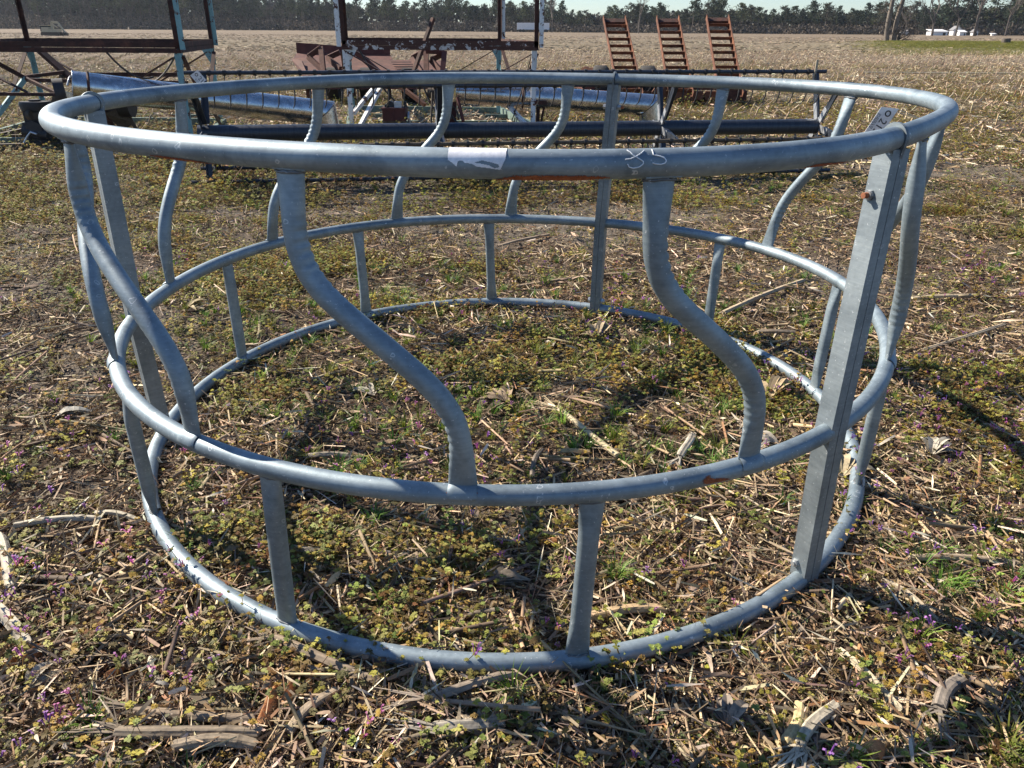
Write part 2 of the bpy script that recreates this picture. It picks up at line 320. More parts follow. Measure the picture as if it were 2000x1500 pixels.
for k, nm in enumerate(('top_rail', 'middle_rail', 'bottom_rail')):
    for a, b in ENDS:
        gap = .18 if k == 0 else 1.1; t0 = pang[a][k]+gap; t1 = pang[b][k]-gap; th = np.linspace(t0, t1, 90); P = rp(k, th)
        mb = MB(); mb.tube(P, TR[k], 28, ax=np.tile((0, 0, 1.), (len(P), 1))); mb.build(nm, M_galvd if k == 2 else M_galv, feeder)
        # weld beads at both ends
        for q in (0, -1):
            pass
def weld(c, A, rad, T, ra, rb, jit=.0012):
    n = 26; a = np.linspace(0, 2*math.pi, n)[:-1]; P = [c+A*math.cos(t)*(ra+random.uniform(-jit, jit))+rad*math.sin(t)*(rb+random.uniform(-jit, jit))+T*random.uniform(-jit, jit) for t in a]
    mb = MB(); mb.tube(P, [.0024+random.random()*.0016 for _ in P], 6, closed=True, caps=False); mb.build('weld_bead', M_weld, feeder)
def gz(z):   # share of the sideways swing reached at height z (fraction 1 = top, 0 = mid rail)
    zz = [1.09, .95, .91, .87, .83, .79, .74, .69, .64, .60, .55, .45]; g = [0, 0, .03, .10, .24, .42, .63, .82, .94, .985, 1, 1]
    return np.interp(z, zz[::-1], g[::-1])
def smooth(a, n=7):
    k = np.ones(n)/n; return np.convolve(np.pad(a, n//2, 'edge'), k, 'valid')
def sbar(tt, tb, dlt=0.):
    n = 96; z = np.linspace(FZ[0]-.006, FZ[1]+.010, n); g = smooth(gz(z), 9); th = tt+(tb-tt)*g
    s = (z-FZ[1])/(FZ[0]-FZ[1]); P = rp(0, th+dlt)*s[:, None]+rp(1, th)*(1-s)[:, None]; P[:, 2] = z
    # the pipe bulges slightly outwards between its bends
    rad = np.stack([np.cos(np.radians(th)), np.sin(np.radians(th)), 0*th], -1); P += rad*(.006*np.sin(np.pi*(1-s)))[:, None]
    T = np.gradient(P, axis=0); T /= np.linalg.norm(T, axis=1)[:, None]
    A = np.cross(rad, T)                                               # in-surface direction across the bar
    L = np.concatenate([[0], np.cumsum(np.linalg.norm(np.diff(P, axis=0), axis=1))]); e = np.minimum(L, L[-1]-L)
    f = 1-sstep(.0, .13, e); ra = .0212+.0075*f; rb = .0205-.0125*f
    mb = MB(); m = 24; ang = np.arange(m)*2*math.pi/m; V = []
    curv = np.gradient(th, L); k2 = np.gradient(curv, L); k2 = k2/(np.abs(k2).max()+1e-9)
    for i in range(n):
        for a in ang:
            # crimp wrinkles where the pipe was bent, on the inside of each bend
            side = math.cos(a)*(1 if A[i]@et(th[i]) > 0 else -1); wv = max(0, side*np.sign(k2[i]))*min(1, abs(k2[i])*1.6)
            w = 1+.11*wv*math.sin(L[i]*2*math.pi/.021)
            V.append(P[i]+A[i]*math.cos(a)*ra[i]*w+rad[i]*math.sin(a)*rb[i]*w)
    mb.add(V, [(i*m+j, i*m+(j+1) % m, (i+1)*m+(j+1) % m, (i+1)*m+j) for i in range(n-1) for j in range(m)], True)
    bar_ = mb.build('slanted_bar', M_galv, feeder)
    # flattened end folded over the front of the middle rail
    m2 = MB(); nu, nv = 14, 12; V = []; tb_ = th[-1]; c0 = rp(1, tb_); er_ = rad[-1]; et_ = np.cross((0, 0, 1.), er_)
    for lift in (.0034, .0004):
        for i in range(nv+1):
            ph = math.radians(88-86*i/nv); w_ = .0272*(1+.10*i/nv-(.16 if i == nv else 0))
            for j in range(nu+1):
                u = 2*j/nu-1; cc = rp(1, tb_+math.degrees(u*w_/1.2)); V.append(cc+(er_*math.cos(ph)+np.array([0, 0, 1.])*math.sin(ph))*(TR[1]+lift*(1-.8*abs(u)**6)+(.003*(1-i/nv) if lift > .001 else 0)))
    k_ = (nu+1)*(nv+1); m2.add(V, [(i*(nu+1)+j, i*(nu+1)+j+1, (i+1)*(nu+1)+j+1, (i+1)*(nu+1)+j) for i in range(nv) for j in range(nu)]+[(nv*(nu+1)+j, nv*(nu+1)+j+1, k_+nv*(nu+1)+j+1, k_+nv*(nu+1)+j) for j in range(nu)], True)
    sub(m2, 'folded_end', M_galv, bar_)
    for e_, dz in ((0, -1), ):
        j = int(np.argmin(abs(L-(.017 if e_ == 0 else L[-1]-.010)))); weld(P[j], A[j]/np.linalg.norm(A[j]), rad[j], T[j], ra[j]*.97, rb[j]+.001)
for q_ in ((195.5, 209, -1.2), (219.3, 235.6, -2.0), (251.8, 266.1, -2.65), (282.2, 294.9, -2.55), (80, 90), (106, 116), (135.2, 145.5), (167.5, 175.5), (324, 332), (354, 364), (24, 31), (48, 57.5)):
    sbar(*q_)
for tm, tb in ((216.5, 214.3), (246.2, 246), (278.2, 277.8), (158, 157.8), (125, 124.3), (95, 94), (41.8, 41.2), (10, 8.8), (334, 335)):
    n = 24; s = np.linspace(0, 1, n); th = tm*s+tb*(1-s); P = rp(1, th)*s[:, None]+rp(2, th)*(1-s)[:, None]; P[:, 2] = FZ[2]+.008+(FZ[1]-.008-FZ[2]-.008)*s
    rad = np.stack([np.cos(np.radians(th)), np.sin(np.radians(th)), 0*th], -1); A = np.cross(rad, (0, 0, 1)); e = np.minimum(s, 1-s)*.42; f = 1-sstep(0, .11, e)
    ra = .0212+.0060*f; rb = .0185-.0105*f; m = 24; ang = np.arange(m)*2*math.pi/m
    V = (P[:, None]+A[:, None]*(np.sign(np.cos(ang))*np.abs(np.cos(ang))**.8)[None, :, None]*ra[:, None, None]+rad[:, None]*(np.sign(np.sin(ang))*np.abs(np.sin(ang))**.8)[None, :, None]*rb[:, None, None]).reshape(-1, 3)
    mb = MB(); mb.add(V, [(i*m+j, i*m+(j+1) % m, (i+1)*m+(j+1) % m, (i+1)*m+j) for i in range(n-1) for j in range(m)], True); mb.build('strut', M_galv, feeder)
    for z_, q in ((FZ[2]+.019, 0), (FZ[1]-.019, n-1)): c_ = P[q].copy(); c_[2] = z_; weld(c_, A[q], rad[q], np.array([0, 0, 1.]), ra[q]*.97, rb[q]+.002)
def hexbolt(p, ax, length, mat_n, rnut=.0115):
    a = np.array(ax, float); mb = MB(); p = np.array(p, float)
    mb.tube([p, p+a*.012], rnut, 6, smooth=False); mb.tube([p+a*.012, p+a*.0145], rnut*.82, 12)
    b = mb.build('nut', M_bolt, feeder); m2 = MB(); m2.tube([p+a*.0, p+a*length], .0062, 10); sub(m2, 'bolt', mat_n, b)
for (a0, tw, at_, am, ab) in POST:
    z = np.array([FZ[0]-.019, FZ[1], .006]); C = np.array([rp(0, at_), rp(1, am), rp(2, ab)]); C[:, 2] = z
    C = np.concatenate([C, C[:1]]); pr = er(a0+tw); pt = et(a0+tw)
    for sgn in (-1, 1):
        mb = MB(); t = .0032; D = .0245; Wd = .0235
        prof = [(-Wd, .0008), (-Wd, D), (Wd, D), (Wd, .0008), (Wd-t, .0008), (Wd-t, D-t), (-Wd+t, D-t), (-Wd+t, .0008)]
        V = []
        for c in C[:3]:
            for r_, d_ in prof: V.append(c+pr*r_+pt*(sgn*d_))
        n = 8; mb.add(V, [(i+k*n, i+(k+1)*n, (i+1) % n+(k+1)*n, (i+1) % n+k*n) for k in range(2) for i in range(n)]+[(0, 1, 6, 7), (1, 2, 5, 6), (2, 3, 4, 5)]+[(16+7, 16+6, 16+1, 16), (16+6, 16+5, 16+2, 16+1), (16+5, 16+4, 16+3, 16+2)])
        ch = mb.build('post', M_galvp, feeder)
        # rounded top of the web closing the end of the top rail
        c = C[0]+pt*(sgn*.0021); pts = [c+pr*(-.0235)-np.array([0, 0, .03]), c+pr*.0235-np.array([0, 0, .03])]
        for a in np.linspace(0, math.pi, 15): pts.append(c+pr*.0315*math.cos(a)+np.array([0, 0, .019+.0315*math.sin(a)]))
        m2 = MB(); m2.plate(pts, pt, .0034); sub(m2, 'end_plate', M_galvp, ch)
    for zb, rb_ in ((.975, True), (.075, False)):
        s = (zb-.006)/(FZ[0]-.018); c = C[2]*(1-s)+C[0]*s; c[2] = zb
        hexbolt(c-pt*.0247-pr*.006, -pt, .026 if rb_ else .019, M_rustbolt if rb_ else M_bolt); hexbolt(c+pt*.0247-pr*.006, pt, .013, M_bolt)
# marks on the rails: outlines given in the photograph, laid on the pipe's own surface as thin films
def rail_frame(k, lo, hi, n=400):
    th = np.linspace(lo, hi, n); P = rp(k, th); d = P-np.array([0, 0, CAMZ]); z = d@CW; px = np.stack([1000+F*(d@CR)/z, 750-F*(d@CU)/z], -1)
    T = np.gradient(px, axis=0); T /= np.linalg.norm(T, axis=1)[:, None]; nn = np.stack([T[:, 1], -T[:, 0]], -1); nn[nn[:, 1] > 0] *= -1
    return th, P, px, nn, TR[k]*F/z*1.0
def to_rail(fr, x, y):
    th, P, px, nn, rr = fr; i = np.argmin((px[:, 0]-x)**2+(px[:, 1]-y)**2); s = ((x-px[i, 0])*nn[i, 0]+(y-px[i, 1])*nn[i, 1])/rr[i]; return th[i], float(np.clip(s, -1.0, 1.0))
def rail_pt(k, th, s, lift):
    P = rp(k, th); v = P-np.array([0, 0, CAMZ]); v /= np.linalg.norm(v); t = et(th); up = np.cross(t, v); up /= np.linalg.norm(up)
    if up[2] < 0: up = -up
    b = np.cross(up, t); b = b if b@v < 0 else -b; a = math.asin(max(-1, min(1, s))); return P+(up*math.sin(a)+b*math.cos(a))*(TR[k]+lift)
def film(name, k, poly, mat, lo, hi, parent, lift=.0009, holes=(), ns=90, na=24, jit=0):
    fr = rail_frame(k, lo, hi); pp = [to_rail(fr, *q) for q in poly]; hh = [[to_rail(fr, *q) for q in h] for h in holes]
    def inside(p, pl):
        c = False
        for i in range(len(pl)):
            (x1, y1), (x2, y2) = pl[i], pl[i-1]
            if (y1 > p[1]) != (y2 > p[1]) and p[0] < (x2-x1)*(p[1]-y1)/(y2-y1)+x1: c = not c
        return c
    t0, t1 = min(q[0] for q in pp), max(q[0] for q in pp); s0, s1 = min(q[1] for q in pp), max(q[1] for q in pp)
    a0_, a1_ = math.asin(s0), math.asin(s1); V = []; Fc = []; ids = {}
    def vid(i, j):
        if (i, j) not in ids: ids[i, j] = len(V); V.append(rail_pt(k, t0+(t1-t0)*i/ns, math.sin(a0_+(a1_-a0_)*j/na), lift))
        return ids[i, j]
    for i in range(ns):
        for j in range(na):
            c = (t0+(t1-t0)*(i+.5)/ns, math.sin(a0_+(a1_-a0_)*(j+.5)/na))
            if jit: c = (c[0]+random.gauss(0, jit*(t1-t0)), c[1]+random.gauss(0, jit))
            if inside(c, pp) and not any(inside(c, h) for h in hh): Fc.append((vid(i, j), vid(i+1, j), vid(i+1, j+1), vid(i, j+1)))
    mb = MB(); mb.add(V, Fc, True); mb.build(name, mat, parent)
rails = [c for c in feeder.children if c.name.startswith('top_rail')]; mrails = [c for c in feeder.children if c.name.startswith('middle_rail')]
def film_on(*a, rail=0, **k): film(*a, parent=rails[0], **k)
film('sticker', 0, [(880, 290), (990, 292), (989, 311), (979, 331), (960, 328), (935, 325), (925, 320), (912, 318), (908, 314), (900, 315), (896, 325), (889, 318), (881, 313)], M_stick, 258, 280, rails[0],
     holes=[[(930, 318), (945, 314), (960, 317), (975, 321), (978, 326), (968, 328), (958, 323), (945, 320)]], ns=150, na=50)
film('rust_stain', 0, [(965, 349), (1010, 342), (1070, 341), (1140, 342), (1192, 345), (1140, 356), (1050, 358)], M_rust, 258, 292, rails[0], ns=90, na=14, jit=.02)
film('rust_stain', 0, [(298, 303), (330, 305), (380, 312), (428, 320), (428, 326), (380, 320), (330, 312)], M_rust, 225, 250, rails[0], ns=90, na=14, jit=.02)
film('rust_stain', 0, [(1565, 327), (1590, 319), (1630, 316), (1655, 314), (1640, 322), (1600, 331)], M_rust, 292, 309, rails[0], ns=90, na=14, jit=.02)
film('rust_stain', 1, [(1362, 940), (1374, 930), (1382, 937), (1400, 935), (1420, 936), (1404, 941), (1385, 944), (1370, 946)], M_rust, 285, 300, mrails[0], ns=70, na=30, jit=.03)
fr = rail_frame(0, 272, 296); mk = MB()
for line in ([(1220, 295), (1229, 304), (1240, 311), (1248, 316), (1248, 320), (1240, 326), (1230, 328), (1222, 326), (1217, 319)], [(1214, 312), (1224, 311), (1236, 306), (1246, 300), (1253, 295)],
             [(1267, 294), (1268, 300), (1267, 304), (1278, 306), (1287, 309), (1291, 314), (1288, 319), (1280, 321), (1270, 320), (1264, 318)]):
    pts = []
    for (a, b), (c, d) in zip(line, line[1:]):
        for q in range(5): x = a+(c-a)*q/5; y = b+(d-b)*q/5; th_, s_ = to_rail(fr, x, y); pts.append(rail_pt(0, th_, s_, .0006))
    mk.tube(pts, .0010, 5)
mk.build('marker_scribble', M_mark, rails[0])
for P_ in ((903, 960, 26), (1463, 910, 14), (378, 858, 10)):   # rusty weld toes at bar feet
    mb = MB(); frm = rail_frame(1, 225, 300); x0, y0, w_ = P_
    for q in (-w_, w_):
        mb = MB(); th_, s_ = to_rail(frm, x0+q, y0+3); c = rail_pt(1, th_, s_, -.001); mb.tube([c-et(th_)*.004, c, c+et(th_)*.005], [.0012, .0028, .0010], 7); mb.build('weld_spot', M_rust, mrails[0])
for tt in (217.5, 249.4, 279.9, 194.4, 106, 135.2, 167.5):  # weld beads under the top rail
    mb = MB(); th = np.linspace(tt-1.55, tt+1.55, 14); rad = 1
    for sgn in (1,):
        P = [rp(0, a)+er(a)*.011-np.array([0, 0, .0212-.002*random.random()]) for a in th]; mb.tube(P, [.0022+.0012*random.random() for _ in P], 7)
    mb.build('weld_bead', M_galv, feeder)
# auction tag on its string
def text_mesh(name, s, size, mat, origin, xd, yd, ext, parent):
    cu = bpy.data.curves.new(name, 'FONT'); cu.body = s; cu.size = size; cu.extrude = ext; cu.resolution_u = 3
    ob = bpy.data.objects.new(name, cu); COL.objects.link(ob); dg = bpy.context.evaluated_depsgraph_get(); me = bpy.data.meshes.new_from_object(ob.evaluated_get(dg)); bpy.data.objects.remove(ob)
    xd = np.array(xd)/np.linalg.norm(xd); yd = np.array(yd)-xd*(np.array(yd)@xd); yd /= np.linalg.norm(yd); zd = np.cross(xd, yd); o = np.array(origin, float)
    r = parent
    while r.parent: r = r.parent
    o = o-np.array(r.location)
    for v in me.vertices: v.co = Vector(o+xd*v.co.x+yd*v.co.y+zd*v.co.z)
    me.materials.clear(); me.materials.append(mat); return link(name, me, parent)
def auction_tag(corners, Y, digits, label, ring_px, strings):
    """corners (photograph): start-top, start-bottom, end-bottom, end-top of the card; text runs from the start to the end"""
    c = [at(x, y, Yc) for (x, y), Yc in zip(corners, Y)]; cen = sum(c)/4
    r = empty('auction_tag', tuple(cen), label, 'tag'); L = (c[3]+c[2]-c[0]-c[1])/2; Hh = (c[0]-c[1]+c[3]-c[2])/2; h = np.linalg.norm(Hh); l = np.linalg.norm(L); nv = np.cross(L, Hh); nv /= np.linalg.norm(nv)
    if nv[1] > 0: nv = -nv; flip = True
    lx = L/l; hy = Hh/h; cc = [cen-L/2+Hh/2, cen-L/2-Hh/2, cen+L/2-Hh/2, cen+L/2+Hh/2]
    mb = MB(); mb.plate(cc, nv, .0009); card = mb.build('card', M_tag, r); f0 = cen-L/2+nv*.0007
    xd = lx; yd = np.cross(nv, lx)
    if yd@hy < 0: pass
    text_mesh('printed_number', digits, h*.62, M_ink, f0+lx*h*.62-yd*h*.12, xd, yd, .0001, card)
    e = MB(); th = np.linspace(0, 2*math.pi, 17)[:-1]; q = f0+lx*h*.30+yd*h*.08; e.tube([q+lx*math.cos(a)*h*.14+yd*math.sin(a)*h*.14 for a in th], h*.035, 6, closed=True, caps=False); sub(e, 'printed_emblem', M_ink, card)
    sm = MB()
    for row in range(3):
        x = .5
        while x < l/h-.35:
            w = random.uniform(.06, .2); p0 = f0+lx*h*x-yd*h*(.26+.07*row); sm.plate([p0, p0+lx*h*w, p0+lx*h*w+yd*h*.028, p0+yd*h*.028], nv, .0001); x += w+.05
    sub(sm, 'small_print', M_ink, card)
    for a, b in strings:
        s_ = MB(); p0 = np.array(a); p1 = np.array(b); mid = (p0+p1)/2-np.array([0, 0, .01]); s_.tube([p0, (p0+mid)/2, mid, (p1+mid)/2, p1], .0012, 5); s_.build('string', M_string, r)
    return r

# ------------------------------------------------------------------ header reel lying behind the feeder
def lerp(a, b, t): return np.array(a)*(1-t)+np.array(b)*t
A0 = at(399, 254, 6.95); A1 = at(1594, 250, 7.75); A0[2] = A1[2] = .44; axd = (A1-A0)/np.linalg.norm(A1-A0)
reel = empty('harvester_reel', tuple((A0+A1)/2*np.array([1, 1, 0])), 'long dark blue harvester reel with curved tines lying on the ground right behind the feeder', 'harvester reel')
rz = np.array([0, 0, 1.]); rf = np.cross(axd, rz); rf /= np.linalg.norm(rf)
if rf[1] > 0: rf = -rf            # towards the camera
def rr_(a, r): return rf*r*math.cos(math.radians(a))+rz*r*math.sin(math.radians(a))
mb = MB(); mb.tube([A0-axd*.05, A1], .068, 24); mb.build('central_tube', M_navy, reel)
ANG = (-7, 53, 113, 187, 233, 293); RBs = (.46, .50, .52, .46, .42, .42); RB = .46
for t in (0, .356, .724, 1.0):
    C_ = lerp(A0, A1, t); mb = MB()
    for i, a in enumerate(ANG):
        r1 = rr_(a, RBs[i]-.01); ra = rr_(a-10, .09); rb = rr_(a+10, .09)
        mb.bar(C_+ra, C_+r1, .07, .006, axd); mb.bar(C_+rb+axd*.02, C_+r1+axd*.02, .006, .05, axd)
        b2 = rr_(ANG[(i+1) % 6], RBs[(i+1) % 6]-.01)
        if i in (3, 4) : mb.bar(C_+r1*.99, C_+b2*.99, .03, .005, axd)
    sp = mb.build('spider', M_navy, reel); hp = MB()
    for a in (-7, 53, 113, 173, 233, 293):
        c0 = C_+axd*-.006; hp.plate([c0+rr_(a-24, .075), c0+rr_(a-7, .22), c0+rr_(a+7, .22), c0+rr_(a+24, .075)], axd, .004)
    sub(hp, 'hub_plate', M_plate, sp)
tm = None
for bi, a in enumerate(ANG):
    o = rr_(a, RBs[bi]); mb = MB(); mb.tube([A0-axd*.14+o, A1+axd*.12+o], .017, 12)
    bat = mb.build('bat', M_navy if bi != 0 else M_brown, reel)
    L = np.linalg.norm(A1-A0); nT = 44; cl = MB(); tl = MB(); c1_ = None; t1_ = None
    for k in range(nT):
        c = A0+axd*(L*(k+.5)/nT)+o
        if bi in (0, 1):
            if c1_ is None: q_ = MB(); q_.tube([c-axd*.012, c+axd*.012], .026, 8); c1_ = sub(q_, 'tine_clamp', M_black, bat); base_c = c
            else: q_ = link('tine_clamp', c1_.data, bat); q_.location = c-base_c
        else: cl.tube([c-axd*.012, c+axd*.012], .026, 8)
        path = [c-rz*.015, c-rz*.05+rf*.012, c-rz*.10+rf*.012+axd*-.004, c-rz*.145-rf*.006-axd*.012, c-rz*.175-rf*.03-axd*.03]
        if c[2] < .3: path = [p*np.array([1, 1, 0])+np.array([0, 0, max(p[2], .012)]) for p in path]
        if bi in (0, 1):
            if t1_ is None: t_ = MB(); t_.tube(path, [.0065, .0065, .006, .005, .003], 5); t1_ = sub(t_, 'tine', M_black, bat)
            else: t_ = link('tine', t1_.data, bat); t_.location = c-base_c
        else: tl.tube(path, [.0042, .0042, .0038, .0034, .002], 5)
    if cl.v: x = sub(cl, 'tine_clamps', M_black, bat); x['kind'] = 'stuff'
    if tl.v: x = sub(tl, 'tines', M_black, bat); x['kind'] = 'stuff'
mb = MB(); e = A1+axd*.0+rr_(113, RB); mb.bar(e, e+rz*.16, .022, .01); mb.build('stake', M_wood, reel)
tagp = [at(386, 136, 6.7), at(372, 150, 6.7)]
TG2 = auction_tag([(386, 137), (371, 147), (389, 167), (403, 156)], [6.75]*4, '212018', 'small white auction tag printed 212018 hanging at the left end of the dark reel', 0,
    [(at(376, 138, 6.75), at(372, 132, 6.8))])
TG1 = auction_tag([(1755, 212), (1722, 209), (1685, 262), (1720, 266)], [2.06]*4, '212', 'white auction tag printed 21 tied to the top rail of the feeder', 0,
    [(at(1724, 210, 2.06), rp(0, 346.5)-np.array([0, 0, .02])), (at(1750, 212, 2.06), rp(0, 344.5)-np.array([0, 0, .02]))])

# ------------------------------------------------------------------ tall hopper frames on skids
def hopper_frame(P, Hb, label, dark):
    """P = four corner points on the ground: front-left, front-right, back-right, back-left; Hb = height of the ring beam"""
    cen = sum(P)/4; r = empty('hopper_frame', (cen[0], cen[1], 0), label, 'steel frame', None)
    Z_ = lambda p, z: np.array([p[0], p[1], z]); up = np.array([0, 0, 1.])
    def inw(i):
        a = P[(i+1) % 4]-P[i]; b = P[(i-1) % 4]-P[i]; return a/np.linalg.norm(a), b/np.linalg.norm(b)
    for i in range(4):
        j = (i+1) % 4; mb = MB(); mb.angle(Z_(P[i], Hb), Z_(P[j], Hb), up*.055, inw(i)[1]*.06, .008); mb.angle(Z_(P[i], Hb-.005), Z_(P[j], Hb-.005), -up*.05, inw(i)[1]*.05, .008)
        mb.build('ring_beam', (M_oldrust, M_oldrust) [0] if dark else (M_patchy if i == 0 else M_oldrust), r)
        a, b = inw(i); mb = MB(); mb.angle(Z_(P[i], Hb-.02), Z_(P[i], Hb+1.35), a*.055, b*.055, .007)
        po = mb.build('corner_post', M_oldrust if (dark or i > 1) else M_oldrust, r)
        m2 = MB(); sx = -1 if (i in (0, 3) and not dark) else 1;  o_ = np.array([sx*.034, -.012, 0]); m2.bar(Z_(P[i]+o_, Hb-.02), Z_(P[i]+o_, Hb+1.35), .055, .012, (0, 1, 0)); sub(m2, 'painted_edge', (M_oldrust if i == 3 else M_teal) if dark else M_white, po)
        mb = MB(); q = P[i]+a*.02+b*.02; mb.angle(Z_(q, .02), Z_(q, Hb-.03), a*.062, b*.062, .007)
        lg = mb.build('leg', M_teal if (dark or i > 1) else M_white, r); m3 = MB()
        m3.plate([Z_(q-a*.02, Hb-.05), Z_(q+a*.17, Hb-.05), Z_(q+a*.07, Hb-.22), Z_(q-a*.02, Hb-.26)], b, .006); sub(m3, 'gusset', M_teal if dark or i > 1 else M_white, lg)
    for i in range(4):    # sloping braces from the leg tops to the middle of each side
        j = (i+1) % 4; mid = (P[i]+P[j])/2
        for k_ in (i, j):
            mb = MB(); s0 = Z_(P[k_]*.93+mid*.07, Hb-.1); s1 = Z_(P[k_]*.34+mid*.66, Hb-.50); mb.bar(s0, s1, .05, .012, up); mb.build('brace', M_oldrust, r)
        if i in (0, 2):
            mb = MB(); mb.bar(Z_(P[i]*.66+mid*.34, Hb-.49), Z_(P[j]*.66+mid*.34, Hb-.49), .035, .035); mb.build('crossbar', M_oldrust, r)
    for i in range(4):
        j = (i+1) % 4; mb = MB(); mb.bar(Z_(P[i], .06), Z_(P[j], .06), .05, .10); mb.build('skid_rail', M_skid, r)
    top = MB()
    for i in range(4): top.bar(Z_(P[i], Hb+1.37), Z_(P[(i+1) % 4], Hb+1.37), .05, .05)
    top.build('top_frame', M_oldrust, r)
    return r, cen
def gy(px, Y):  # ground point under photo column px at depth Y, measured at the beam row
    q = at(px, 84, Y); return np.array([q[0], q[1], 0.])
BF = [gy(667, 10.75), gy(1052, 10.75), gy(979, 13.2), gy(674, 13.4)]
frB, cB = hopper_frame(BF, 1.075, 'tall rusty hopper frame with white peeling posts and beam behind the middle of the feeder', False)
AF = [gy(-110, 9.2), gy(350, 9.1), gy(417, 11.3), gy(52, 11.5)]
frA, cA = hopper_frame(AF, 1.07, 'tall rusty hopper frame with teal legs at the left edge', True)
def extra(fr, name, mat, p0, p1, w, h): mb = MB(); mb.bar(p0, p1, w, h); mb.build(name, mat, fr)
extra(frB, 'lever', M_oldrust, at(846, 36, 11.3), at(806, 146, 10.9), .045, .045)
extra(frB, 'brace', M_white, at(738, 163, 11.6), at(690, 222, 11.2), .05, .05); extra(frB, 'brace', M_white, at(748, 163, 10.9), at(702, 248, 10.5), .055, .04)
extra(frB, 'brace', M_white, at(985, 196, 11.0), at(1027, 244, 10.7), .06, .04)
extra(frB, 'strut', M_orangerust, at(770, 160, 12), at(830, 205, 11.7), .06, .05)
extra(frA, 'brace', M_teal, at(50, 152, 9.6), at(-10, 232, 9.3), .06, .05); extra(frA, 'brace', M_oldrust, at(-20, 115, 9.3), at(48, 152, 9.6), .04, .04)
extra(frA, 'brace', M_oldrust, at(48, 152, 9.6), at(122, 188, 9.2), .035, .035); extra(frA, 'crossbar', M_oldrust, at(45, 151, 9.6), at(125, 141, 10.2), .035, .04)
extra(frA, 'crossbar', M_oldrust, at(50, 156, 9.6), at(135, 158, 9.4), .04, .04); extra(frA, 'crossbar', M_oldrust, at(125, 145, 10.6), at(345, 146, 10.6), .045, .05)
extra(frA, 'brace', M_oldrust, at(68, 90, 10.4), at(138, 152, 10.2), .09, .04); extra(frA, 'brace', M_brown, at(122, 148, 10.2), at(104, 205, 10.2), .05, .05)
for y0, Y0, x0, x1 in ((226, 12.6, 250, 435), (244, 11.4, 255, 415)): extra(frA, 'skid_rail', M_skid, at(x0, y0, Y0), at(x1, y0+1, Y0), .05, .05)
for y0, Y0, x0, x1 in ((226, 12.6, 690, 990), (239, 11.6, 650, 990)): extra(frB, 'skid_rail', M_skid, at(x0, y0, Y0), at(x1, y0+1, Y0), .05, .06)

def auger(p0, p1, rad, label, hood):
    """sheet-metal tube from open end p0 to a downward spout at p1"""
    cen = (p0+p1)/2; r = empty('auger_tube', (cen[0], cen[1], 0), label, 'grain auger'); d = (p1-p0)/np.linalg.norm(p1-p0)
    mb = MB(); n = 36; ax_ = np.cross(d, (0, 0, 1)); ax_ /= np.linalg.norm(ax_); b_ = np.cross(d, ax_)
    if b_[2] < 0: b_ = -b_
    th = np.arange(n)*2*math.pi/n; ringp = lambda c, R, sk=0: [c+ax_*math.cos(t)*R+b_*math.sin(t)*R+d*sk*math.sin(t)*R for t in th]
    Vs = []; N_ = 14
    for i in range(N_+1): Vs += ringp(lerp(p0, p1, i/N_), rad, i/N_*.0)
    Vs += ringp(p1+d*.06, rad, 1.0)
    e1 = [q+(-b_*.30-d*(.0))*1 for q in ringp(p1+d*.06, rad, 1.0)]
    dn = np.array([0, 0, -1.])+d*.12; dn /= np.linalg.norm(dn); fr_ = ringp(p1+d*.06, rad, 1.0)
    Vs += [q+dn*max(.03, (q[2]-(p1[2]-rad*1.42))) if False else q+dn*.0 for q in fr_]
    mb.add(Vs, [(i*n+j, i*n+(j+1) % n, (i+1)*n+(j+1) % n, (i+1)*n+j) for i in range(N_+1) for j in range(n)], True)
    body = mb.build('tube', M_auger, r)
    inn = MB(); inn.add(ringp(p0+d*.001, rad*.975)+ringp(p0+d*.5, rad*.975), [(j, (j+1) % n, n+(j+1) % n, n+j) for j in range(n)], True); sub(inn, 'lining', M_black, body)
    sp = MB(); s0 = fr_; s1 = [q+dn*(rad*.55+max(0, (q-p1)@b_+rad)*1.0) for q in fr_]
    sp.add(s0+s1, [(j, (j+1) % n, n+(j+1) % n, n+j) for j in range(n)], True); spo = sp.build('spout', M_auger, r)
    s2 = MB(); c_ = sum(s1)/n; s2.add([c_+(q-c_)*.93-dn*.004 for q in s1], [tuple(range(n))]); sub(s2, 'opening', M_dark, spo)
    sm = MB(); sm.tube([q+0*d for q in fr_]+[fr_[0]], .005, 6); sub(sm, 'seam', M_brown, spo)
    rim = MB(); rim.tube(ringp(p0, rad), .006, 6, closed=True, caps=False); sub(rim, 'rim', M_auger, body)
    st = MB(); st.tube(ringp(lerp(p0, p1, .055 if hood else .35), rad+.004), .014, 4, closed=True, caps=False, smooth=False); st.build('strap', M_oldrust, r)
    fl = MB(); pts = []
    for i in range(60): t = i*.5; pts.append(p0+d*(-.05+i*.012)+ax_*math.cos(t)*rad*.6+b_*math.sin(t)*rad*.6)
    fl.tube(pts, .012, 5); fl.build('flighting', M_plate, r); return r, d, ax_, b_
a0 = at(142, 167, 8.75); a1 = at(620, 219, 10.0); g1, gd, ga, gb = auger(a0, a1, .148, 'longer left galvanized auger tube sloping down to the right under the teal-legged frame', True)
c0 = at(893, 180, 11.0); c1 = at(1262, 205, 10.9); g2, hd, ha, hb = auger(c0, c1, .14, 'galvanized auger tube with open spout at its right end under the white-legged frame', False)
mb = MB(); q = at(1051, 202, 10.9); mb.bar(q, q*np.array([1, 1, 0]), .05, .04); mb.bar(q+np.array([.09, 0, 0]), q*np.array([1, 1, 0])+np.array([.02, 0, 0]), .04, .03); mb.box(q+np.array([.03, 0, .02]), (.16, .28, .05)); mb.build('support', M_oldrust, g2)
